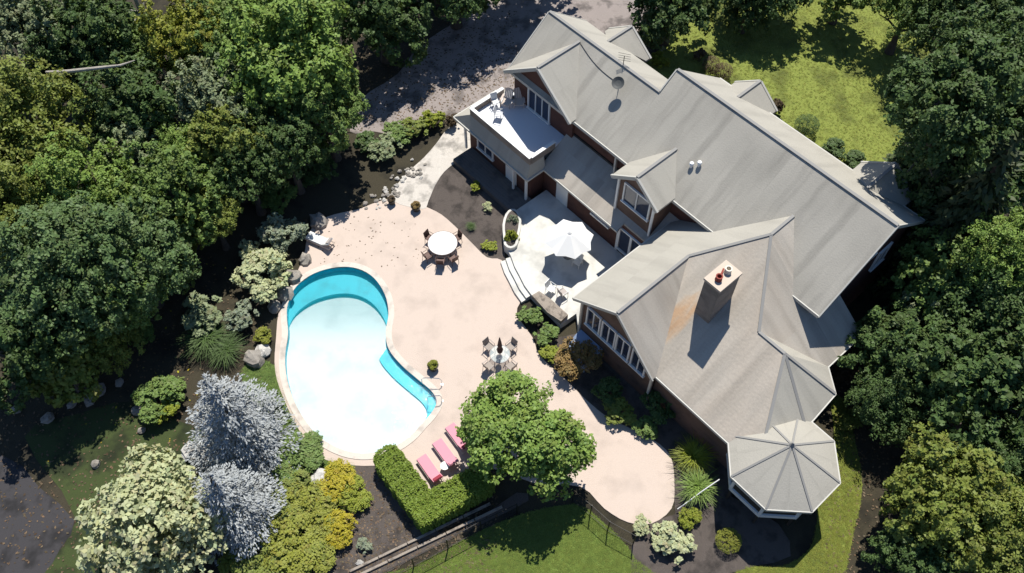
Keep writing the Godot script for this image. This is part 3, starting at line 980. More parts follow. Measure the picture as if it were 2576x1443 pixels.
	for e: Array in [[[5.17, 0.2, 4.44], [5.17, 8.9, 4.44]], [[11.74, 0.46, 3.52], [19.1, 0.46, 3.52]], [[19.14, 0.5, 3.52], [19.34, 4.3, 3.52]], [[19.34, 4.3, 3.52], [19.14, 7.2, 3.52]], [[19.12, 7.22, 3.52], [17.84, 8.12, 3.76]], [[17.84, 8.1, 3.76], [17.84, 11.3, 3.76]], [[5.2, 0.17, 4.44], [8.5, 0.17, 6.75]], [[8.5, 0.17, 6.75], [11.74, 0.17, 3.52]]]:
		rail(h, "fascia", L(e[0][0], e[0][1], e[0][2]), L(e[1][0], e[1][1], e[1][2]), 0.08, 0.2, "trim_paint")
	wall(h, [[5.55, 0.65, -0.1], [11.5, 0.65, -0.1], [11.5, 0.65, 3.7], [8.5, 0.65, 6.67], [5.55, 0.65, 4.6]], Vector3(0, 0, -0.2), "siding_tan")
	wall(h, [[5.55, 0.86, -0.1], [5.55, 8.9, -0.1], [5.55, 8.9, 4.6], [5.55, 0.86, 4.6]], Vector3(0.2, 0, 0), "siding_tan")
	wall(h, [[11.5, 0.95, -0.1], [18.6, 0.95, -0.1], [18.6, 0.95, 3.7], [11.5, 0.95, 3.7]], Vector3(0, 0, -0.2), "siding_tan")
	wall(h, [[18.6, 1.15, -0.1], [18.6, 6.9, -0.1], [18.6, 6.9, 3.7], [18.6, 1.15, 3.7]], Vector3(-0.2, 0, 0), "siding_tan")
	wall(h, [[18.6, 6.9, -0.1], [17.4, 8.0, -0.1], [17.4, 8.0, 3.75], [18.6, 6.9, 3.5]], Vector3(-0.13, 0, 0.13), "siding_tan")
	wall(h, [[17.4, 8.0, -0.1], [17.4, 11.0, -0.1], [17.4, 11.0, 3.95], [17.4, 8.0, 3.95]], Vector3(-0.2, 0, 0), "siding_tan")
	wall(h, [[15.42, 11.0, -0.1], [17.2, 11.0, -0.1], [17.2, 11.0, 4.1], [15.42, 11.0, 5.45]], Vector3(0, 0, 0.2), "siding_tan")
	for u: Array in [[6.15, 7.1], [7.4, 8.35], [8.6, 9.5], [9.85, 10.8]]:
		window(h, u[0], u[1], 2.35, 4.1, 0.65, 2)
	rail(h, "corner_trim", L(5.6, 0.6, 0.0), L(5.6, 0.6, 4.5), 0.14, 0.14, "cream_paint")
	rail(h, "corner_trim", L(11.45, 0.6, 0.0), L(11.45, 0.6, 3.6), 0.14, 0.14, "cream_paint")
	window(h, 2.6, 4.0, 1.0, 2.9, 18.6, 2, 1)
	# chimney with its cap and flues
	var s := Shape.new()
	s.box(L(11.43, 4.9, 7.0), Vector3(1.04, 4.0, 1.68))
	var ch := part("chimney", s.mesh(), mats.stucco, h)
	s = Shape.new()
	s.box(L(11.43, 4.9, 9.07), Vector3(1.16, 0.16, 1.8))
	part("cap", s.mesh(), mats.chimney_cap, ch)
	for k in 2:
		s = Shape.new()
		s.lathe(L(11.43, 4.5 + k * 0.75, 9.15), PackedVector2Array([Vector2(0.2, 0), Vector2(0.17, 0.3), Vector2(0.2, 0.34), Vector2(0.13, 0.34), Vector2(0.12, 0.05), Vector2(0, 0.05)]), 12)
		part("flue", s.mesh(), mats.red_clay if k == 0 else mats.cream_paint, ch)
	s = Shape.new()
	s.bar(L(11.43, 4.6, 9.3), L(11.2, 5.15, 9.3), 0.1, 0.08)
	part("bracket", s.mesh(), mats.red_clay, ch)
	# vents and the cable on the roof
	for v: Array in [[4.6, 10.2], [4.95, 10.45]]:
		s = Shape.new()
		var base: float = 6.66 + 0.771 * (v[1] - 8.48)
		s.lathe(L(v[0], v[1], base - 0.05), PackedVector2Array([Vector2(0.09, 0), Vector2(0.09, 0.28), Vector2(0.16, 0.3), Vector2(0.12, 0.4), Vector2(0, 0.42)]), 10)
		part("roof_vent", s.mesh(), mats.white_paint, h)
	var line := PackedVector3Array()
	for k in 9:
		var f := k / 8.0
		var b := lerpf(11.72, 11.25, f) - 0.18 * sin(f * PI)
		line.append(L(lerpf(-6.6, -2.6, f), b, 6.66 + 0.771 * (b - 8.48) + 0.03))
	s = Shape.new()
	s.tube(line, PackedFloat32Array([0.018]), 5)
	part("cable", s.mesh(), mats.black_plastic, h)

# ---------------------------------------------------------------- gazebo: a raised octagonal porch
func build_gazebo() -> void:
	var g := thing("gazebo", "octagonal screened gazebo with a faceted grey roof on raised legs", "gazebo", hab(19.62, 1.98), deg_to_rad(HOUSE_TURN))
	var ring := func(r: float, k: int, y: float) -> Vector3:
		var w := TAU * (k + 0.5) / 8.0
		return Vector3(cos(w) * r / cos(PI / 8), y, sin(w) * r / cos(PI / 8))
	for k in 8:
		var s := Shape.new()
		s.slab(PackedVector3Array([Vector3(0, 5.45, 0), ring.call(2.83, k, 3.64), ring.call(2.83, k + 1, 3.64)]), Vector3(0, -0.1, 0))
		part("roof_slope", s.mesh(), mats.shingle_clean, g)
		rail(g, "ridge_cap", Vector3(0, 5.46, 0), ring.call(2.83, k, 3.65), 0.11, 0.05, "shingle_edge")
		rail(g, "fascia", ring.call(2.86, k, 3.53), ring.call(2.86, k + 1, 3.53), 0.08, 0.2, "trim_paint")
		rail(g, "beam", ring.call(2.4, k, 3.3), ring.call(2.4, k + 1, 3.3), 0.14, 0.3, "white_paint")
		rail(g, "post", ring.call(2.4, k, 1.35), ring.call(2.4, k, 3.3), 0.16, 0.16, "white_paint")
		rail(g, "leg", ring.call(2.3, k, -0.1), ring.call(2.3, k, 1.4), 0.14, 0.14, "dark_pot")  # lower posts coloured dark to stand in for the shade beneath the floor
		rail(g, "floor_beam", ring.call(2.42, k, 1.5), ring.call(2.42, k + 1, 1.5), 0.14, 0.3, "white_paint")
		if k != 4 and k != 5:
			rail(g, "handrail", ring.call(2.4, k, 2.35), ring.call(2.4, k + 1, 2.35), 0.06, 0.06, "white_paint")
			s = Shape.new()
			var p: Vector3 = ring.call(2.38, k, 1.65)
			var q: Vector3 = ring.call(2.38, k + 1, 1.65)
			s.quad(p, q, q + Vector3(0, 1.5, 0), p + Vector3(0, 1.5, 0), p)
			part("screen", s.mesh(), mats.screen, g)
	var s2 := Shape.new()
	var floor_ring := PackedVector3Array()
	for k in 8:
		floor_ring.append(ring.call(2.35, k, 1.6))
	s2.slab(floor_ring, Vector3(0, -0.12, 0))
	part("floor", s2.mesh(), mats.deck_boards, g)
	s2 = Shape.new()
	s2.lathe(Vector3(0, 5.4, 0), PackedVector2Array([Vector2(0.16, 0), Vector2(0.1, 0.12), Vector2(0.04, 0.3), Vector2(0, 0.32)]), 10)
	part("finial", s2.mesh(), mats.shingle_edge, g)

# ---------------------------------------------------------------- terrace with steps and planters
func build_terrace() -> void:
	var z := func(x: float, y: float) -> Array:     # a corner read from an enlargement of the photograph
		return [(1700.0 + x / 2.405) / 1.39752, (650.0 + y / 2.405) / 1.39752]
	var top := []
	for p: Array in [[170, 330], [175, 420], [185, 520], [230, 600], [262, 690], [300, 760], [345, 850], [400, 925], [480, 1010], [570, 1090], [655, 1180], [700, 1150], [785, 1090]]:
		top.append_array(z.call(p[0], p[1]))
	var pts := outline(top, 0.5, 1)
	for q: Array in [[5.5, 0.7], [5.5, 6.9], [-4.2, 6.9], [-4.25, 3.9]]:
		var w := hab(q[0], q[1])
		pts.append(Vector2(w.x, w.z))
	var s := Shape.new()
	s.slab(lift(pts, 0.5), Vector3(0, -0.6, 0))
	structure("terrace", s.mesh(), mats.terrace_stone, "white paved terrace between porch and wing")
	for k in 2:
		s = Shape.new()
		var wide := 0.36 * (k + 1)
		var arc := outline([], 0, 0)
		var outer := PackedVector2Array()
		var inner := PackedVector2Array()
		for i in range(3, 8):
			var p := pts[i]
			var d := (pts[i + 1] - pts[i - 1]).normalized()
			var n := Vector2(-d.y, d.x)
			if n.dot(p - Vector2(at(1400, 650).x, at(1400, 650).z)) < 0:
				n = -n
			outer.append(p + n * wide)
			inner.append(p + n * (wide - 0.37))
		inner.reverse()
		outer.append_array(inner)
		s.slab(lift(outer, 0.34 - 0.17 * k), Vector3(0, -0.4 + 0.17 * k, 0))
		structure("terrace_step", s.mesh(), mats.terrace_stone, ["upper white curved step of the terrace", "lower white curved step of the terrace"][k])
	# the raised planter at the porch end
	var pl := []
	for p: Array in [[165, 420], [160, 330], [185, 240], [235, 195], [290, 215], [320, 300], [300, 420], [285, 500], [230, 530], [175, 500]]:
		pl.append_array(z.call(p[0], p[1]))
	var edge := outline(pl, 0.9, 2)
	var mid := Vector2.ZERO
	for p in edge:
		mid += p / edge.size()
	var t := thing("planter", "white curved planter full of green plants on the terrace rim", "planter", Vector3(mid.x, 0, mid.y))
	var here := PackedVector2Array()
	for p in edge:
		here.append(p - mid)
	s = Shape.new()
	var shrunk: PackedVector2Array = Geometry2D.offset_polygon(here, -0.16)[0]
	var n := here.size()
	s.slab(lift(here, 0.8), Vector3(0, -0.8, 0))
	part("rim", s.mesh(), mats.terrace_stone, t)
	s = Shape.new()
	s.face(lift(shrunk, 0.81), Vector3.UP)
	part("soil", s.mesh(), mats.mulch, t)
	# the low box seat at the wing end
	var bx := []
	for p: Array in [[410, 935], [470, 900], [560, 960], [715, 1100], [655, 1155], [540, 1080]]:
		bx.append_array(z.call(p[0], p[1]))
	var be := outline(bx, 0.85, 1)
	var bm := Vector2.ZERO
	for p in be:
		bm += p / be.size()
	var bt := thing("box_planter", "low weathered timber box on the terrace beside the wing", "planter", Vector3(bm.x, 0.5, bm.y))
	var bh := PackedVector2Array()
	for p in be:
		bh.append(p - bm)
	s = Shape.new()
	s.slab(lift(bh, 0.35), Vector3(0, -0.35, 0))
	part("box", s.mesh(), mats.timber, bt)
	var inner2: PackedVector2Array = Geometry2D.offset_polygon(bh, -0.1)[0]
	s = Shape.new()
	s.face(lift(inner2, 0.36), Vector3.UP)
	part("soil", s.mesh(), mats.timber, bt)

# ---------------------------------------------------------------- furniture
func metal_chair(called: String, label: String, where: Vector3, turn: float, mat: String, group := "", seat_mat := "") -> Node3D:
	var t := thing(called, label, "chair", where, turn, group)
	var m: Material = mats[mat]
	var sm: Material = mats[seat_mat] if seat_mat else m
	var s := Shape.new()
	s.box(Vector3(0, 0.43, 0), Vector3(0.5, 0.05, 0.48))
	part("seat", s.mesh(), sm, t)
	s = Shape.new()
	s.box(Vector3(0, 0.72, -0.27), Vector3(0.48, 0.5, 0.04), Basis(Vector3.RIGHT, -0.2))
	part("backrest", s.mesh(), sm, t)
	for x: float in [-0.25, 0.25]:
		for z: float in [-0.22, 0.22]:
			part("leg", leg_shape(Vector3(x, 0, z * 1.15), Vector3(x, 0.43, z), 0.018), m, t)
		s = Shape.new()
		s.tube(PackedVector3Array([Vector3(x * 1.1, 0.43, 0.22), Vector3(x * 1.15, 0.65, 0.2), Vector3(x * 1.15, 0.66, -0.24)]), PackedFloat32Array([0.02]), 6)
		part("armrest", s.mesh(), m, t)
	return t

func leg_shape(p: Vector3, q: Vector3, r: float) -> ArrayMesh:
	var s := Shape.new()
	s.tube(PackedVector3Array([p, q]), PackedFloat32Array([r]), 6)
	return s.mesh()

func lounger(label: String, px: float, py: float, turn: float, cushion: String, pillow: String, group := "") -> void:
	var t := thing("sun_lounger", label, "sun lounger", at(px, py, 0.0), turn, group)
	var s := Shape.new()
	for x: float in [-0.33, 0.33]:
		s.box(Vector3(x, 0.28, 0.0), Vector3(0.06, 0.07, 1.95))
	for k in 3:
		s.box(Vector3(0, 0.28, -0.94 + k * 0.94), Vector3(0.6, 0.05, 0.06))
	part("frame", s.mesh(), mats.wood_chair, t)
	for x: float in [-0.31, 0.31]:
		for z: float in [-0.85, 0.85]:
			part("leg", leg_shape(Vector3(x, 0, z), Vector3(x, 0.28, z), 0.03), mats.wood_chair, t)
	s = Shape.new()
	s.box(Vector3(0, 0.36, -0.3), Vector3(0.62, 0.1, 1.28))
	part("seat_cushion", s.mesh(), mats[cushion], t)
	s = Shape.new()
	s.box(Vector3(0, 0.55, 0.63), Vector3(0.62, 0.1, 0.7), Basis(Vector3.RIGHT, -0.6))
	part("back_cushion", s.mesh(), mats[cushion], t)
	s = Shape.new()
	s.box(Vector3(0, 0.76, 0.82), Vector3(0.5, 0.1, 0.26), Basis(Vector3.RIGHT, -0.6))
	part("pillow", s.mesh(), mats[pillow], t)

func parasol(label: String, where: Vector3, r: float, high: float, mat: String) -> void:
	var t := thing("parasol", label, "parasol", where, 0.2)
	part("pole", leg_shape(Vector3.ZERO, Vector3(0, high, 0), 0.025), mats.white_paint, t)
	var s := Shape.new()
	s.lathe(Vector3.ZERO, PackedVector2Array([Vector2(0.3, 0), Vector2(0.3, 0.06), Vector2(0.08, 0.1), Vector2(0, 0.1)]), 16)
	part("base", s.mesh(), mats.grey_metal, t)
	s = Shape.new()
	var top := Vector3(0, high, 0)
	for k in 8:
		var u := Vector3(cos(TAU * k / 8), 0, sin(TAU * k / 8))
		var w := Vector3(cos(TAU * (k + 1) / 8), 0, sin(TAU * (k + 1) / 8))
		var c0 := top + u * r * 0.16 + Vector3(0, -0.06, 0)
		var c1 := top + w * r * 0.16 + Vector3(0, -0.06, 0)
		var e0 := top + u * r + Vector3(0, -0.68, 0)
		var e1 := top + w * r + Vector3(0, -0.68, 0)
		var m := (e0 + e1) * 0.5 * Vector3(0.93, 1, 0.93) + Vector3(0, 0.0, 0)
		s.tri(c0, e0, m, s.face_normal(c0, e0, m, Vector3.UP))
		s.tri(c0, m, c1, s.face_normal(c0, m, c1, Vector3.UP))
		s.tri(c1, m, e1, s.face_normal(c1, m, e1, Vector3.UP))
		s.tri(top, c0, c1, s.face_normal(top, c0, c1, Vector3.UP))
	part("canopy", s.mesh(), mats[mat], t)
	for k in 8:
		var u := Vector3(cos(TAU * k / 8), 0, sin(TAU * k / 8))
		part("rib", leg_shape(top + Vector3(0, -0.08, 0), top + u * r * 0.98 + Vector3(0, -0.71, 0), 0.01), mats.grey_metal, t)
	s = Shape.new()
	s.lathe(top + Vector3(0, -0.02, 0), PackedVector2Array([Vector2(0.16, 0), Vector2(0.1, 0.06), Vector2(0.03, 0.1), Vector2(0, 0.16)]), 10)
	part("vent_cap", s.mesh(), mats[mat], t)

func round_table(label: String, where: Vector3, r: float, high: float, top_mat: String, leg_mat: String) -> void:
	var t := thing("round_table", label, "table", where)
	var s := Shape.new()
	s.lathe(Vector3(0, high - 0.05, 0), PackedVector2Array([Vector2(0, 0), Vector2(r - 0.02, 0), Vector2(r, 0.02), Vector2(r, 0.035), Vector2(r - 0.02, 0.05), Vector2(0, 0.05)]), 28)
	part("table_top", s.mesh(), mats[top_mat], t)
	s = Shape.new()
	var ring := PackedVector3Array()
	for k in 29:
		ring.append(Vector3(cos(TAU * k / 28), 0, sin(TAU * k / 28)) * (r + 0.01) + Vector3(0, high - 0.03, 0))
	s.tube(ring, PackedFloat32Array([0.025]), 6)
	part("rim", s.mesh(), mats[leg_mat], t)
	for k in 4:
		var u := Vector3(cos(TAU * (k + 0.5) / 4), 0, sin(TAU * (k + 0.5) / 4))
		part("leg", leg_shape(u * r * 0.75, u * r * 0.6 + Vector3(0, high - 0.05, 0), 0.03), mats[leg_mat], t)

func build_furniture() -> void:
	parasol("open white parasol with eight panels over the terrace", at(1428, 645, 0.5), 1.62, 2.6, "canvas_white")
	# dining set by the mulch bed
	var c := at(1115, 628, 0)
	round_table("large round pale table with a dark metal rim on the patio", c, 0.98, 0.74, "canvas_white", "bronze_metal")
	var n := 0
	for w: float in [55, 95, 140, 215, 325]:
		var a := deg_to_rad(w)
		var far := 1.28 if w < 180 else 1.1
		metal_chair("patio_chair", "dark bronze metal chair drawn up to the large round pale table", c + Vector3(cos(a), 0, sin(a)) * far, -a - PI / 2, "bronze_metal", "chairs round the large pale table")
		n += 1
	# glass table with a folded parasol
	var d := at(1258, 905, 0)
	round_table("round glass table under a folded brown parasol", d, 0.62, 0.72, "table_glass", "taupe_sling")
	var f := thing("folded_parasol", "folded brown parasol standing in the middle of a glass table", "parasol", d)
	part("pole", leg_shape(Vector3.ZERO, Vector3(0, 2.6, 0), 0.025), mats.bronze_metal, f)
	var s := Shape.new()
	s.lathe(Vector3.ZERO, PackedVector2Array([Vector2(0, 1.0), Vector2(0.17, 1.02), Vector2(0.21, 1.25), Vector2(0.12, 1.5), Vector2(0.15, 1.75), Vector2(0.1, 2.2), Vector2(0.03, 2.68), Vector2(0, 2.7)]), 10)
	part("canopy", s.mesh(), mats.canvas_brown, f)
	s = Shape.new()
	s.lathe(Vector3.ZERO, PackedVector2Array([Vector2(0.28, 0), Vector2(0.28, 0.06), Vector2(0.06, 0.1), Vector2(0, 0.1)]), 12)
	part("base", s.mesh(), mats.grey_metal, f)
	for k in 4:
		var a := PI / 4 + k * PI / 2
		metal_chair("sling_chair", "taupe sling chair at the glass table with the folded parasol", d + Vector3(cos(a), 0, sin(a)) * 0.98, -a - PI / 2, "taupe_sling", "taupe chairs round the glass table", "wicker")
	# loungers
	lounger("pink cushioned sun lounger next to the clipped hedge, with a dark red pillow", 1083, 1188, 0.62, "pink_cushion", "red_cushion", "pink sun loungers on the patio")
	lounger("pink cushioned sun lounger between two other pink loungers", 1122, 1148, 0.62, "pink_cushion", "pink_cushion", "pink sun loungers on the patio")
	lounger("pink cushioned sun lounger half under the round patio tree", 1154, 1108, 0.62, "pink_cushion", "red_cushion", "pink sun loungers on the patio")
	lounger("pale cream lounger beside the cream leaved shrubs", 806, 612, 1.1, "canvas_white", "taupe_sling")
	var st := thing("side_table", "small white side table between the pink loungers", "table", at(1120, 1180, 0))
	s = Shape.new()
	s.lathe(Vector3(0, 0.42, 0), PackedVector2Array([Vector2(0, 0), Vector2(0.25, 0), Vector2(0.26, 0.03), Vector2(0, 0.03)]), 18)
	part("table_top", s.mesh(), mats.white_paint, st)
	for k in 3:
		var u := Vector3(cos(TAU * k / 3), 0, sin(TAU * k / 3))
		part("leg", leg_shape(u * 0.22, u * 0.14 + Vector3(0, 0.42, 0), 0.015), mats.dark_metal, st)
	# terrace seats
	metal_chair("terrace_chair", "dark chair behind the low timber box on the terrace", at(1415, 745, 0.5), 2.2, "grey_metal", "", "taupe_sling")
	metal_chair("terrace_chair", "white armchair on the terrace beside the wing", at(1385, 735, 0.5), 0.9, "white_paint")
	metal_chair("terrace_chair", "white armchair in the shade of the white parasol", at(1452, 668, 0.5), -0.6, "white_paint")
	# roof deck
	var k2 := 0
	for q: Array in [[-9.3, 7.75, "cream slatted chair on the roof deck against the parapet"], [-8.75, 8.35, "cream slatted chair on the roof deck against the brown gable"]]:
		var t := thing("slatted_chair", q[2], "chair", hab(q[0], q[1], 4.3), deg_to_rad(HOUSE_TURN) + 0.9 * (k2 * 0.5 + 0.5), "cream chairs on the roof deck")
		k2 += 1
		s = Shape.new()
		s.box(Vector3(0, 0.34, 0.05), Vector3(0.6, 0.05, 0.62), Basis(Vector3.RIGHT, 0.12))
		part("seat", s.mesh(), mats.wood_chair, t)
		for j in 5:
			s = Shape.new()
			s.box(Vector3(-0.24 + 0.12 * j, 0.72, -0.38), Vector3(0.1, 0.85 - 0.04 * absf(j - 2), 0.03), Basis(Vector3.RIGHT, -0.35))
			part("slat", s.mesh(), mats.wood_chair, t)
		for x: float in [-0.36, 0.36]:
			s = Shape.new()
			s.box(Vector3(x, 0.56, 0.0), Vector3(0.14, 0.03, 0.75))
			part("armrest", s.mesh(), mats.wood_chair, t)
			for z: float in [-0.25, 0.3]:
				part("leg", leg_shape(Vector3(x * 0.9, 0, z), Vector3(x * 0.9, 0.55, z), 0.03), mats.wood_chair, t)
	metal_chair("deck_chair", "dark red metal chair in the corner of the roof deck", hab(-9.75, 7.1, 4.3), 0.4, "bronze_metal", "", "canvas_white")
	metal_chair("deck_chair", "white metal chair alone on the sunlit roof deck", hab(-8.7, 6.5, 4.3), 1.3, "grey_metal", "", "deck_floor")
	# the hatch below the wing windows
	var hatch := thing("cellar_hatch", "blue grey sloping hatch cover below the wing windows", "hatch", hab(6.7, -0.1), deg_to_rad(HOUSE_TURN))
	s = Shape.new()
	var prof := [Vector3(0, 0, -0.7), Vector3(0, 1.15, -0.7), Vector3(0, 1.05, -0.3), Vector3(0, 0.45, 0.75), Vector3(0, 0, 0.8)]
	var pp := PackedVector3Array()
	for q: Vector3 in prof:
		pp.append(q + Vector3(-0.95, 0, 0))
	s.slab(pp, Vector3(1.9, 0, 0))
	part("cover", s.mesh(), mats.blue_tarp, hatch)
	s = Shape.new()
	s.bar(Vector3(0, 0.46, 0.77), Vector3(0, 1.07, -0.3), 0.05, 0.04)
	part("seam", s.mesh(), mats.grey_metal, hatch)

# ---------------------------------------------------------------- trees
func make_crowns() -> void:
	crowns.round_a = crown_mesh(101, 30, 26000, 0.053)
	crowns.round_b = crown_mesh(102, 26, 24000, 0.056, 0.85, 22, 0.17)
	crowns.lumpy = crown_mesh(103, 40, 26000, 0.052, 0.95, 18, 0.15, 0.45)
	crowns.loose = crown_mesh(104, 40, 18000, 0.056, 0.85, 14, 0.16, 0.5)
	crowns.fine = crown_mesh(105, 44, 30000, 0.042, 0.9, 24, 0.18, 0.4)
	crowns.round_c = crown_mesh(121, 34, 26000, 0.046, 0.95, 20, 0.2, 0.4)
	crowns.lumpy_b = crown_mesh(122, 28, 22000, 0.06, 0.9, 22, 0.13, 0.5)
	crowns.fine_b = crown_mesh(123, 50, 28000, 0.04, 0.85, 20, 0.2, 0.5)
	crowns.patio = crown_mesh(106, 26, 26000, 0.05, 0.82, 26, 0.22, 0.22)
	crowns.bush = crown_mesh(107, 18, 5000, 0.11, 0.9, 18, 0.25, 0.3)
	crowns.bush_fine = crown_mesh(108, 22, 7000, 0.075, 0.9, 20, 0.25, 0.25)
	crowns.bush_loose = crown_mesh(109, 16, 2600, 0.17, 0.9, 9, 0.25, 0.5)
	crowns.ball = crown_mesh(110, 1, 5200, 0.06, 1.0, 400, 0.1, 0.0)
	crowns.spruce = conifer_mesh(111, 0.30, 17, 15, 130, 0.022)
	crowns.fir = conifer_mesh(112, 0.26, 26, 18, 30, 0.05)
	crowns.blades = blades_mesh(113, 420, 0.075)
	crowns.dogwood = crown_mesh(114, 34, 15000, 0.068, 0.9, 30, 0.2, 0.3)

func conifer(label: String, px: float, py: float, high: float, wide: float, crown: String, leaf_mat: String, group := "") -> void:
	var q := at(px, py, 0)
	var t := thing("spruce_tree" if crown == "spruce" else "fir_tree", label, "tree", Vector3(q.x, 0, q.z), px, group)
	part("trunk", leg_shape(Vector3(0, -0.1, 0), Vector3(0, high * 0.93, 0), 0.12), mats.bark, t)
	var o := part("crown", crowns[crown], mats[leaf_mat], t)
	o.scale = Vector3(wide, high, wide)

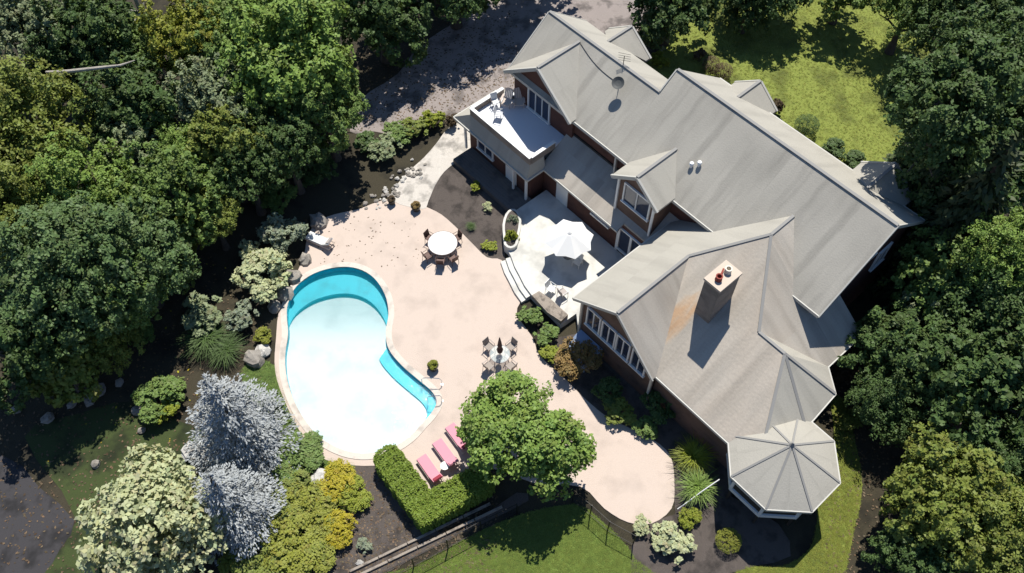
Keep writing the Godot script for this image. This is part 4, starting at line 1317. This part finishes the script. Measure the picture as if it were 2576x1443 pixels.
func build_trees() -> void:
	var woods := "trees of the wood beyond the garden"
	for t: Array in [
		["broadleaf_tree", "tall bright green broadleaf tree overhanging the driveway bend", 740, 140, 10.5, 4.6, "round_a", "leaf_bright"],
		["broadleaf_tree", "bright green tree leaning over the edge of the driveway", 812, 265, 8.0, 2.8, "round_b", "leaf_mid"],
		["broadleaf_tree", "yellow green tree around a bare grey trunk in the wood", 470, 95, 10.0, 3.0, "lumpy", "leaf_yellow"],
		["broadleaf_tree", "pale grey green tree at the outer edge of the wood", 55, 70, 10.0, 3.0, "loose", "leaf_grey"],
		["broadleaf_tree", "dark tree behind the pale dead branch", 230, 70, 9.0, 3.6, "lumpy", "leaf_deep"],
		["broadleaf_tree", "large olive yellow tree at the outer edge of the wood", 70, 330, 11.0, 4.4, "fine", "leaf_olive"],
		["broadleaf_tree", "mid green tree beside the large olive yellow tree", 210, 480, 9.5, 3.2, "round_c", "leaf_bright"],
		["broadleaf_tree", "olive tree with small leaves over the dark woodland floor", 40, 530, 9.5, 3.2, "fine", "leaf_olive"],
		["broadleaf_tree", "dark green tree in the hollow below the dead branch", 360, 290, 7.5, 4.0, "loose", "leaf_deep"],
		["broadleaf_tree", "grey green tree with open clumps in the middle of the wood", 545, 260, 9.0, 3.0, "loose", "leaf_grey"],
		["broadleaf_tree", "olive green tree below the grey green clumps", 560, 370, 8.0, 2.8, "lumpy_b", "leaf_olive"],
		["broadleaf_tree", "mid green tree at the lower edge of the wood", 430, 490, 8.0, 3.2, "lumpy", "leaf_mid"],
		["broadleaf_tree", "small yellow green tree over the woodland path", 530, 545, 5.0, 1.8, "round_a", "leaf_olive"],
		["broadleaf_tree", "deep green tree beside the woodland path", 615, 430, 6.5, 2.5, "loose", "leaf_deep"],
		["broadleaf_tree", "deep green tree under the bright driveway tree", 720, 375, 6.5, 2.5, "round_b", "leaf_deep"],
		["broadleaf_tree", "large blue green tree with fine leaves above the path", 150, 680, 10.0, 4.2, "fine", "leaf_blue_green"],
		["broadleaf_tree", "blue green tree reaching out over the woodland path", 310, 640, 8.5, 3.6, "round_c", "leaf_blue_green"],
		["broadleaf_tree", "mid green tree with broad clumps over the path edge", 290, 750, 6.5, 2.6, "lumpy", "leaf_mid"],
		["broadleaf_tree", "dark tree above the stones of the woodland floor", 50, 870, 7.0, 3.2, "round_b", "leaf_deep"],
		["broadleaf_tree", "low yellow green tree beside the dark paved drive", 150, 925, 4.0, 2.3, "bush", "leaf_olive"],
		["broadleaf_tree", "deep green tree between the yellow tree and the driveway tree", 590, 120, 8.5, 3.4, "lumpy", "leaf_mid"],
		["broadleaf_tree", "low green tree filling the gap beside the dead trunk", 330, 140, 6.0, 2.9, "round_c", "leaf_mid"],
		["broadleaf_tree", "low green tree between grey green clumps and driveway tree", 650, 320, 6.0, 2.8, "fine_b", "leaf_mid"],
		["broadleaf_tree", "low green tree behind the olive yellow tree", 150, 190, 6.0, 2.8, "round_c", "leaf_deep"],
		["broadleaf_tree", "pale green tree in the hollow of the wood", 330, 400, 6.0, 2.6, "lumpy_b", "leaf_grey"],
		["broadleaf_tree", "fresh green tree above the small path tree", 480, 410, 6.0, 2.4, "fine_b", "leaf_bright"],
		["broadleaf_tree", "green tree between the blue green trees and the wood", 240, 580, 6.0, 2.8, "round_c", "leaf_mid"],
		["broadleaf_tree", "fresh green tree on the path side of the blue green trees", 400, 590, 4.5, 2.3, "lumpy_b", "leaf_mid"],
		["broadleaf_tree", "green tree below the large blue green tree", 120, 790, 6.0, 2.8, "round_c", "leaf_blue_green"],
		["broadleaf_tree", "low olive tree at the woodland floor below the path", 250, 850, 3.5, 2.2, "fine_b", "leaf_olive"],
		["broadleaf_tree", "fresh green tree behind the bright driveway tree", 620, 30, 8.0, 3.2, "fine_b", "leaf_bright"],
		["broadleaf_tree", "low green tree in the woods behind the wing", 2230, 1010, 3.5, 2.2, "fine_b", "leaf_deep"],
		["broadleaf_tree", "dark tree closing the far end of the front lawn", 2420, 50, 9.0, 3.4, "round_c", "leaf_deep"],
		["broadleaf_tree", "dark tree behind the tall black green tree", 2480, 170, 14.0, 3.6, "lumpy", "leaf_deep"],
		["broadleaf_tree", "pale green tree among the dark trees beside the gable", 2330, 800, 4.5, 2.2, "lumpy_b", "leaf_grey"],
		["broadleaf_tree", "low green tree behind the bright corner tree", 2530, 1180, 5.0, 2.8, "round_c", "leaf_deep"],
		["broadleaf_tree", "shaded dark tree beyond the driveway", 955, 45, 6.0, 3.7, "round_b", "leaf_deep"],
		["broadleaf_tree", "shaded dark tree at the far bend of the driveway", 1140, -50, 6.5, 3.9, "round_a", "leaf_deep"],
		["broadleaf_tree", "tall dark tree whose shade dapples the driveway", 1080, -190, 11.0, 5.0, "loose", "leaf_deep"],
		["broadleaf_tree", "tall open tree that dapples the drive behind the ridge", 1340, -210, 11.0, 4.8, "loose", "leaf_deep"],
		["broadleaf_tree", "dark tree behind the pale sage shrub at the house corner", 1690, 0, 6.0, 3.4, "round_b", "leaf_deep"],
		["broadleaf_tree", "dark green tree spreading over the front lawn", 1935, -45, 5.0, 3.4, "round_a", "leaf_deep"],
		["broadleaf_tree", "deep green tree overhanging the middle of the front lawn", 1885, 15, 3.5, 2.0, "lumpy", "leaf_deep"],
		["broadleaf_tree", "mid green tree with open boughs over the front lawn", 2130, -35, 5.0, 2.8, "loose", "leaf_mid"],
		["broadleaf_tree", "olive speckled tree at the far end of the front lawn", 2290, 25, 6, 2.9, "fine", "leaf_mid"],
		["broadleaf_tree", "tall black green tree beyond the front lawn", 2400, 265, 20.0, 3.5, "round_b", "leaf_deep"],
		["broadleaf_tree", "grey green tree behind the black green one", 2540, 40, 10.0, 3.4, "loose", "leaf_deep"],
		["broadleaf_tree", "black green tree shading the end of the house", 2420, 460, 10.0, 4.2, "round_a", "leaf_deep"],
		["broadleaf_tree", "dark tree beside the black green one at the house end", 2550, 330, 14.0, 3.6, "lumpy", "leaf_deep"],
		["broadleaf_tree", "bright lime green tree lit by the sun among dark trees", 2545, 640, 12.5, 2.5, "fine", "leaf_bright"],
		["broadleaf_tree", "dark tree with pale sprays beside the house gable", 2390, 720, 6.5, 3.6, "loose", "leaf_mid"],
		["broadleaf_tree", "dark green tree under the lime green one", 2500, 800, 7.0, 3.8, "fine_b", "leaf_deep"],
		["broadleaf_tree", "black green tree in the shade behind the wing", 2290, 900, 5.5, 3.2, "round_b", "leaf_deep"],
		["broadleaf_tree", "dark tree with pale leaf tips beside the side lawn", 2480, 1000, 6.5, 4.2, "loose", "leaf_deep"],
		["broadleaf_tree", "wide olive green tree overhanging the side lawn", 2390, 1255, 6.5, 3.3, "lumpy", "leaf_olive"],
		["broadleaf_tree", "olive tree beyond the wide side lawn tree", 2480, 1330, 6.0, 3.0, "fine", "leaf_olive"],
		["broadleaf_tree", "bright green tree at the lower corner of the woods", 2560, 1330, 6.0, 2.2, "round_a", "leaf_bright"],
		["broadleaf_tree", "dark tree below the wide olive green one", 2300, 1420, 4.0, 2.0, "round_b", "leaf_deep"],
	]:
		tree(t[0], t[1], t[2], t[3], t[4] * 0.62 + 0.5, t[5] * 1.15, t[6], t[7], woods, 1.12)
	tree("patio_tree", "round fresh green tree growing on the pool patio", 1326, 1108, 3.3, 4.1, "patio", "leaf_bright", "", 0.96)
	conifer("silver blue spruce with its tip over the green shrubs", 625, 1120, 8.5, 10.5, "spruce", "needle_silver", "silver blue spruces by the pool")
	conifer("silver blue spruce behind the cream leaved tree", 610, 1310, 7.0, 9.5, "spruce", "needle_silver", "silver blue spruces by the pool")
	for f: Array in [["tall dark fir tree shading the end of the main ridge", 14.2, 21.2, 14.5, 13.0], ["tall dark fir tree at the corner of the house gable", 17.3, 20.0, 14.0, 12.0], ["dark fir tree between the front lawn and the tall firs", 13.2, 25.0, 10.0, 11.0]]:
		var w := hab(f[1], f[2])
		var fir := thing("fir_tree", f[0], "tree", w, f[1], "dark firs at the lawn edge")
		part("trunk", leg_shape(Vector3(0, -0.1, 0), Vector3(0, f[3] * 0.93, 0), 0.16), mats.bark, fir)
		part("crown", crowns.fir, mats.needle_dark, fir).scale = Vector3(f[4], f[3], f[4])
	tree("dogwood_tree", "cream and green variegated tree beside the silver spruce", 400, 1320, 3.2, 4.0, "dogwood", "leaf_cream")
	# the bare trunk and the dead branch in the wood
	var t := thing("dead_tree", "bare grey trunk with thin twigs standing in the wood", "tree", at(388, 110, 3))
	t.position.y = 0
	part("trunk", trunk_mesh(9, 9.5, 0.3, 1.6), mats.dead_wood, t)
	var q := at(222, 172, 9.5)
	var b := thing("dead_branch", "pale dead branch lying across the tree crowns", "branch", q)
	var s := Shape.new()
	s.tube(PackedVector3Array([at(115, 182, 9.2) - q, at(170, 180, 9.4) - q, at(240, 172, 9.5) - q, at(300, 165, 9.3) - q, at(338, 152, 9.0) - q]), PackedFloat32Array([0.09, 0.12, 0.11, 0.08, 0.03]), 8)
	part("limb", s.mesh(), mats.dead_wood, b)
	s = Shape.new()
	s.tube(PackedVector3Array([at(165, 180, 9.4) - q, at(145, 192, 9.2) - q]), PackedFloat32Array([0.07, 0.03]), 6)
	part("twig", s.mesh(), mats.dead_wood, b)

func build_shrubs() -> void:
	for t: Array in [
		["shrub", "sage green rounded shrub at the corner of the patio", 706, 590, 1.75, 2.4, "bush", "leaf_sage"],
		["shrub", "cream variegated shrub beside the pool", 662, 690, 2.2, 2.6, "bush", "leaf_cream"],
		["shrub", "small cream leaved shrub behind the variegated one", 625, 640, 1.0, 1.6, "bush_loose", "leaf_cream"],
		["shrub", "olive shrub with long leaves above the dark ferns", 500, 800, 1.7, 1.8, "bush_loose", "leaf_grey"],
		["shrub", "grey green shrub beside the pool rocks", 600, 800, 1.2, 1.6, "bush_loose", "leaf_sage"],
		["shrub", "yellow green shrub on a stone at the pool edge", 660, 845, 0.7, 0.8, "bush", "leaf_yellow"],
		["shrub", "green shrub with broad leaves beside the silver spruce", 400, 1000, 1.7, 1.8, "bush", "leaf_mid"],
		["shrub", "lime leaved shrub below the broad green one", 420, 1040, 0.9, 1.2, "bush_loose", "leaf_lime"],
		["shrub", "low green shrub below the silver spruces", 745, 1165, 1.69, 0.99, "bush_fine", "leaf_mid"],
		["shrub", "golden green shrub next to the white boulder", 845, 1215, 1.49, 0.99, "bush_fine", "leaf_gold"],
		["shrub", "yellow green shrub at the edge of the mulch bed", 890, 1245, 1.23, 0.88, "bush_fine", "leaf_lime"],
		["shrub", "bright gold shrub alone on the mulch bed", 850, 1330, 1.23, 0.99, "bush_fine", "leaf_gold"],
		["shrub", "olive gold shrub spreading below the boulder", 770, 1270, 1.69, 0.99, "bush_fine", "leaf_yellow"],
		["shrub", "wide yellow green shrub spreading beside the mulch bed", 735, 1370, 2.21, 1.21, "bush_fine", "leaf_yellow"],
		["shrub", "low olive shrub below the second silver spruce", 640, 1420, 2.08, 1.21, "bush_fine", "leaf_olive"],
		["shrub", "tiny grey green shrub on the mulch bed", 917, 1370, 0.5, 0.5, "bush_loose", "leaf_sage"],
		["shrub", "rust brown domed shrub in front of the wing", 1452, 905, 1.65, 1.8, "bush_fine", "leaf_rust"],
		["shrub", "green feathery shrub at the foot of the terrace wall", 1335, 800, 0.9, 0.9, "bush_loose", "leaf_mid"],
		["shrub", "green shrub under the terrace corner", 1380, 845, 0.9, 0.9, "bush_loose", "leaf_mid"],
		["shrub", "light green shrub beside the rust brown dome", 1385, 890, 0.75, 0.7, "bush", "leaf_lime"],
		["shrub", "deep green shrub in the shade of the wing", 1530, 985, 1.1, 1.2, "bush", "leaf_deep"],
		["shrub", "mid green shrub along the patio edge below the wing", 1555, 1035, 1.15, 0.95, "bush", "leaf_olive"],
		["shrub", "green shrub at the end of the wing bed", 1625, 1078, 0.85, 0.8, "bush", "leaf_mid"],
		["shrub", "dark shrub against the wing wall", 1665, 1015, 1.4, 1.6, "bush", "leaf_deep"],
		["shrub", "bright green shrub beside the ornamental grass", 1735, 1305, 0.75, 0.8, "bush_fine", "leaf_lime"],
		["shrub", "pale yellow shrub with long leaves on the gazebo bed", 1690, 1355, 1.3, 1.2, "bush_loose", "leaf_cream"],
		["shrub", "small cream shrub at the end of the wire fence", 1610, 1325, 0.65, 0.7, "bush_loose", "leaf_cream"],
		["shrub", "yellow green dome on the bare mulch below the gazebo", 1833, 1362, 0.75, 0.95, "ball", "leaf_yellow"],
		["shrub", "pale sage shrub at the back corner of the house", 1650, 75, 1.7, 3.4, "bush_loose", "leaf_sage"],
		["shrub", "lime shrub below the pale sage one", 1660, 150, 0.9, 1.0, "bush_loose", "leaf_lime"],
		["shrub", "clipped brown ball shrub next to the lawn", 1790, 165, 0.75, 1.3, "ball", "leaf_brown"],
		["shrub", "clipped brown ball shrub touching the roof edge", 1820, 182, 0.75, 1.3, "ball", "leaf_brown"],
		["shrub", "loose brown shrub behind the clipped balls", 1762, 140, 0.6, 1.2, "bush_loose", "leaf_brown"],
		["shrub", "dark green rounded shrub between house and lawn", 2030, 318, 0.95, 1.5, "ball", "leaf_deep"],
		["shrub", "dry brown shrub beside the front dormer", 1955, 270, 0.6, 1.4, "bush_loose", "leaf_brown"],
		["shrub", "low dark hedge plant along the front of the house", 2100, 370, 1.0, 0.9, "bush", "leaf_deep"],
		["shrub", "low dark shrub at the end of the front lawn", 2150, 400, 1.0, 0.9, "bush", "leaf_deep"],
		["shrub", "green shrub with yellow leaves at the end of the garden walk", 1085, 300, 1.0, 1.3, "bush_loose", "leaf_lime"],
		["shrub", "loose green shrub between walk and driveway", 1000, 340, 1.3, 1.3, "bush_loose", "leaf_mid"],
		["shrub", "dark leaved shrub at the driveway corner", 930, 360, 1.3, 1.2, "bush_loose", "leaf_deep"],
		["shrub", "thin pale shrub beside the house corner post", 1135, 305, 0.6, 1.2, "bush_loose", "leaf_brown"],
		["shrub", "lime shrub on the porch bed below the porch floor", 1195, 470, 0.5, 0.6, "bush_loose", "leaf_lime"],
		["shrub", "small pale shrub in the middle of the porch bed", 1228, 520, 0.45, 0.5, "bush_loose", "leaf_cream"],
		["shrub", "broad leaved lime plant at the foot of the terrace", 1232, 622, 0.6, 0.5, "bush_loose", "leaf_lime"],
		["shrub", "leafy green plant in the white planter", 1287, 600, 0.55, 1.5, "bush", "leaf_lime"],
		["shrub", "pale green plant at the porch end of the white planter", 1292, 560, 0.5, 1.3, "bush", "leaf_sage"],
		["shrub", "green undergrowth shrub at the foot of the driveway tree", 800, 430, 1.6, 1.6, "bush", "leaf_deep"],
		["shrub", "dark undergrowth shrub at the edge of the wood", 690, 500, 1.6, 1.5, "bush", "leaf_mid"],
		["shrub", "olive undergrowth shrub over the woodland path", 440, 700, 1.7, 1.7, "bush_fine", "leaf_olive"],
		["shrub", "green undergrowth shrub where the path widens", 340, 830, 1.4, 1.4, "bush", "leaf_mid"],
		["shrub", "small lime shrub alone on the woodland path", 480, 620, 0.8, 0.9, "bush_loose", "leaf_yellow"],
		["shrub", "leafy shrub in the middle of the driveway border", 960, 375, 1.4, 1.4, "bush_loose", "leaf_grey"],
		["shrub", "lime topped shrub in the driveway border", 1040, 320, 1.2, 1.3, "bush_loose", "leaf_olive"],
		["shrub", "green ground shrub between spruce and boulder", 760, 1120, 1.30, 0.77, "bush_fine", "leaf_mid"],
		["shrub", "green ground shrub under the first spruce", 725, 1220, 1.56, 0.88, "bush_fine", "leaf_olive"],
		["shrub", "golden ground shrub behind the bright gold one", 800, 1300, 1.56, 0.88, "bush_fine", "leaf_yellow"],
		["shrub", "olive ground shrub along the lower mulch bed", 770, 1420, 1.69, 0.88, "bush_fine", "leaf_yellow"],
		["shrub", "olive ground shrub between second spruce and gold shrubs", 700, 1300, 1.69, 0.88, "bush_fine", "leaf_olive"],
		["shrub", "brown red shrub between the wing and the dark trees", 2130, 940, 0.9, 1.0, "bush", "leaf_brown"],
		["shrub", "small green shrub beside the side lawn edge", 2140, 1060, 0.8, 0.9, "bush", "leaf_olive"],
	]:
		shrub(t[0], t[1], t[2], t[3], t[4], t[5], t[6], t[7], "garden shrubs")
	tussock("fern", "large dark green fern beside the pool rocks", 520, 850, 2.0, 1.5, "leaf_deep")
	tussock("fern", "dark green fern touching the silver spruce", 565, 880, 1.6, 1.3, "leaf_deep")
	tussock("ornamental_grass", "arching ornamental grass next to the wing wall", 1745, 1150, 1.5, 1.8, "leaf_lime", "ornamental grasses")
	tussock("ornamental_grass", "arching ornamental grass under the white pipe", 1755, 1228, 1.5, 1.7, "leaf_bright", "ornamental grasses")
	tussock("day_lily", "small grassy plant on the porch bed", 1185, 570, 0.5, 0.5, "leaf_deep")
	# the clipped hedge: an L of two arms
	var corner := at(1072, 1290, 0.7)
	var ends := [at(962, 1140, 0.7), at(1235, 1200, 0.7)]
	var hedge := thing("clipped_hedge", "clipped green hedge that turns a corner beside the loungers", "hedge", Vector3(corner.x, 0, corner.z))
	var r := RandomNumberGenerator.new()
	r.seed = 55
	for e: Vector3 in ends:
		var s := Shape.new()
		var d := Vector3(e.x - corner.x, 0, e.z - corner.z)
		var f := d.normalized()
		var side := f.cross(Vector3.UP)
		var hw := 0.78
		var hh := 1.35
		for i in 11000:
			var u := r.randf_range(-0.7, d.length())
			var w := r.randf() * (hh * 2.0 + hw * 2.0)
			var p := Vector3.ZERO
			var out := Vector3.UP
			if w < hw * 2.0:
				p = f * u + side * (w - hw) + Vector3(0, hh, 0)
			else:
				var sgn := 1.0 if w < hw * 2.0 + hh else -1.0
				p = f * u + side * sgn * hw + Vector3(0, fmod(w - hw * 2.0, hh), 0)
				out = side * sgn
			var fall := maxf(0.0, u - d.length() + 0.7)
			p -= (p - f * u - Vector3(0, p.y, 0)) * pow(fall / 0.7, 3.0) * 0.6
			p += out * (r.randf_range(-0.16, 0.05) + 0.05 * sin(p.x * 5.0 + p.z * 7.0) + 0.03 * sin(p.x * 13.0 - p.z * 11.0))
			var normal := (out * 0.6 + Vector3.UP * 0.6 + any_dir(r) * 0.7).normalized()
			var tone := r.randf_range(0.65, 1.35)
			s.leaf(p, normal, normal.cross(any_dir(r)).normalized(), r.randf_range(0.09, 0.17), r.randf_range(0.06, 0.1), Color(tone * r.randf_range(0.9, 1.15), tone, tone))
		part("foliage", s.mesh(), mats.leaf_hedge, hedge)
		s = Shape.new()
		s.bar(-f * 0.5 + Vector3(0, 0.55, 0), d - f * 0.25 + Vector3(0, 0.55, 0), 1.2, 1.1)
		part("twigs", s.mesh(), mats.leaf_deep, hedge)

# ---------------------------------------------------------------- fences and edging
func wire_fence(called: String, label: String, line: Array, high: float, mesh_step: float) -> void:
	var first := at(line[0][0], line[0][1])
	var t := thing(called, label, "fence", first)
	for i in line.size():
		var p := at(line[i][0], line[i][1]) - first
		part("post", leg_shape(p + Vector3(0, -0.1, 0), p + Vector3(0, high, 0), 0.035), mats.dark_metal, t)
		if i == line.size() - 1:
			break
		var q := at(line[i + 1][0], line[i + 1][1]) - first
		for y: float in [0.1, high - 0.06]:
			part("rail", leg_shape(p + Vector3(0, y, 0), q + Vector3(0, y, 0), 0.018), mats.dark_metal, t)
		var s := Shape.new()
		var n := int(p.distance_to(q) / mesh_step)
		for k in n:
			var m := p.lerp(q, (k + 0.5) / n)
			s.tube(PackedVector3Array([m + Vector3(0, 0.1, 0), m + Vector3(0, high - 0.06, 0)]), PackedFloat32Array([0.0035]), 3)
		for k in int(high / mesh_step):
			var y := 0.1 + mesh_step * k
			s.tube(PackedVector3Array([p + Vector3(0, y, 0), q + Vector3(0, y, 0)]), PackedFloat32Array([0.0035]), 3)
		part("wire_mesh", s.mesh(), mats.dark_metal, t)

func build_fences() -> void:
	wire_fence("wire_fence", "black wire mesh fence on thin posts along the back lawn", [[955, 1468], [1041, 1426], [1127, 1380], [1210, 1335], [1300, 1292]], 1.5, 0.1)
	wire_fence("wire_fence", "short black wire fence beside the patio and round tree", [[1440, 1262], [1484, 1297], [1528, 1337], [1592, 1372]], 1.6, 0.14)
	# timber edging along the fence
	for row in 2:
		var a := at(880 + row * 22, 1440 + row * 10)
		var b := at(1235 + row * 30, 1268 + row * 8)
		var t := thing("timber_edging", ["pale timber edging beside the mulch bed", "pale timber edging beside the wire fence"][row], "edging", a)
		var n := 5
		for k in n:
			var p := (b - a) * (float(k) / n)
			var q := (b - a) * (float(k + 1) / n - 0.006)
			var s := Shape.new()
			s.bar(p + Vector3(0, 0.06, 0), q + Vector3(0, 0.04 + 0.01 * (k % 2), 0), 0.13, 0.15)
			part("beam", s.mesh(), mats.timber, t)

# ---------------------------------------------------------------- small things
func rock_mesh(sd: int) -> ArrayMesh:
	var f := FastNoiseLite.new()
	f.seed = sd
	f.frequency = 0.9
	var s := Shape.new()
	var put := func(i: int, j: int) -> Vector3:
		var v := PI * i / 7.0
		var u := TAU * (j % 10) / 10.0
		var d := Vector3(sin(v) * cos(u), cos(v), sin(v) * sin(u))
		return d * (1.0 + 0.55 * f.get_noise_3dv(d * 1.3)) * Vector3(1, 0.6, 0.85)
	for i in 7:
		for j in 10:
			var p: Vector3 = put.call(i, j)
			var q: Vector3 = put.call(i, j + 1)
			var a: Vector3 = put.call(i + 1, j + 1)
			var b: Vector3 = put.call(i + 1, j)
			if i > 0:
				s.tri(p, q, a, s.face_normal(p, q, a, p + q + a))
			if i < 6:
				s.tri(p, a, b, s.face_normal(p, a, b, p + a + b))
	return s.mesh()

func rock(label: String, px: float, py: float, size: float, mat := "stone", group := "", sd := 1) -> void:
	var o := part("rock", rock_mesh(sd), mats[mat], self)
	o.position = at(px, py) + Vector3(0, size * 0.2, 0)
	o.rotation.y = px
	o.scale = Vector3.ONE * size
	tag(o, label, "rock", group)

func potted(label: String, px: float, py: float, r: float, crown: String, mat: String) -> void:
	var t := thing("potted_plant", label, "plant", at(px, py))
	var s := Shape.new()
	s.lathe(Vector3.ZERO, PackedVector2Array([Vector2(r * 0.65, 0), Vector2(r * 0.95, 0.4), Vector2(r, 0.42), Vector2(r * 0.85, 0.42), Vector2(r * 0.8, 0.36), Vector2(0, 0.36)]), 16)
	part("pot", s.mesh(), mats.dark_pot, t)
	var o := part("foliage", crowns[crown], mats[mat], t)
	o.position.y = 0.55
	o.scale = Vector3(r * 1.05, r * 0.8, r * 1.05)

func build_small_things() -> void:
	rock("white boulder between the golden shrubs", 806, 1208, 0.62, "pale_stone", "", 1)
	rock("flat pale stone under the yellow green shrub", 662, 888, 0.55, "pale_stone", "", 2)
	rock("grey boulder at the top of the patio edge", 800, 560, 0.7, "stone", "", 3)
	rock("brown rock between the two silver spruces", 480, 1140, 0.6, "pale_stone", "", 4)
	rock("pale rock ledge beside the silver spruce", 520, 1150, 0.8, "pale_stone", "", 5)
	rock("small pale stone on the mulch bed near the fence", 905, 1418, 0.2, "pale_stone", "", 6)
	rock("dark rock beside the pool coping", 690, 775, 0.5, "stone", "", 7)
	rock("purple grey rock sloping down to the pool coping", 738, 700, 0.62, "stone", "", 8)
	rock("long grey rock under the cream variegated shrub", 715, 742, 0.66, "stone", "", 9)
	rock("grey rock between the sage shrub and the pale lounger", 768, 655, 0.5, "stone", "", 3)
	rock("flat grey stone beside the rough grass at the pool", 640, 905, 0.7, "stone", "", 5)
	var k := 0
	for q: Array in [[250, 985, 0.45], [225, 1010, 0.4], [345, 1035, 0.4], [120, 1055, 0.4], [42, 1030, 0.35], [180, 1020, 0.3], [300, 965, 0.3], [355, 1085, 0.25], [240, 1170, 0.3]]:
		rock("grey stone lying on the woodland floor", q[0], q[1], q[2], "stone", "stones of the woodland floor", 10 + k)
		k += 1
	k = 0
	for i in 60:
		var f := rng.randf()
		rock("rubble stone in the rockery beside the walk", lerpf(925, 1060, f) + rng.randf_range(-22, 22), lerpf(525, 420, f) + rng.randf_range(-20, 14), rng.randf_range(0.07, 0.2), "stone" if i % 3 else "pale_stone", "stones of the rockery", 30 + i % 7)
	potted("yellow green potted plant beside the pool steps", 1090, 928, 0.36, "bush", "leaf_yellow")
	potted("brown potted plant at the start of the garden walk", 986, 512, 0.3, "bush", "leaf_brown")
	potted("ochre potted plant at the edge of the porch bed", 1047, 528, 0.36, "bush", "leaf_rust")
	# the pool's handrails
	for row in 2:
		var a := at(1062 + row * 14, 966 + row * 48, 0)
		var t := thing("pool_handrail", ["curved steel handrail at the pool steps towards the potted plant", "curved steel handrail at the pool steps towards the loungers"][row], "handrail", a)
		var d := (at(1112, 968 + row * 42) - a)
		var s := Shape.new()
		s.tube(PackedVector3Array([Vector3(0, -0.5, 0), Vector3(0, 0.55, 0), d * 0.12 + Vector3(0, 0.75, 0), d * 0.5 + Vector3(0, 0.8, 0), d * 0.9 + Vector3(0, 0.75, 0), d + Vector3(0, 0.5, 0), d + Vector3(0, 0, 0)]), PackedFloat32Array([0.025]), 8)
		part("rail", s.mesh(), mats.steel, t)
		s = Shape.new()
		s.lathe(d, PackedVector2Array([Vector2(0.07, 0), Vector2(0.07, 0.02), Vector2(0, 0.02)]), 12)
		part("flange", s.mesh(), mats.steel, t)
	# satellite dish and aerial on the roof
	var foot := hab(-2.55, 11.2, 6.66 + 0.771 * (11.2 - 8.48))
	var dish := thing("satellite_dish", "dark grey satellite dish on a short mast on the roof", "satellite dish", foot)
	part("mast", leg_shape(Vector3(0, -0.1, 0), Vector3(0, 0.55, 0), 0.03), mats.grey_metal, dish)
	var s2 := Shape.new()
	s2.lathe(Vector3.ZERO, PackedVector2Array([Vector2(0, 0), Vector2(0.18, 0.02), Vector2(0.32, 0.08), Vector2(0.4, 0.13), Vector2(0.4, 0.15), Vector2(0.3, 0.1), Vector2(0.2, 0.05), Vector2(0, 0.03)]), 24)
	var bowl := part("bowl", s2.mesh(), mats.dish_grey, dish)
	bowl.position = Vector3(-0.1, 0.5, 0.35)
	bowl.rotation = Vector3(0.5, 0, 0.3)
	part("arm", leg_shape(Vector3(0, 0.5, 0), Vector3(-0.1, 0.5, 0.35), 0.02), mats.grey_metal, dish)
	var mast := thing("roof_aerial", "thin metal aerial frame on the lower ridge", "aerial", hab(-3.2, 12.15, 9.47))
	part("mast", leg_shape(Vector3(0, -0.1, 0), Vector3(0, 0.7, 0), 0.025), mats.dark_metal, mast)
	for j in 4:
		part("element", leg_shape(Vector3(-0.35, 0.4 + 0.1 * j, -0.1 * j), Vector3(0.4, 0.42 + 0.09 * j, 0.2 - 0.1 * j), 0.012), mats.dark_metal, mast)
	# the white pipe that crosses the ornamental grass
	var pa := hab(17.9, -0.6, 1.7)
	var pipe := thing("white_pipe", "thin white pipe running from the gazebo into the shrubs", "pipe", pa)
	var pb := at(1705, 1282, 0.3)
	s2 = Shape.new()
	s2.tube(PackedVector3Array([Vector3.ZERO, (pb - pa) * 0.4 + Vector3(0, 0.1, 0), (pb - pa) * 0.75, pb - pa]), PackedFloat32Array([0.035]), 6)
	part("hose", s2.mesh(), mats.white_paint, pipe)
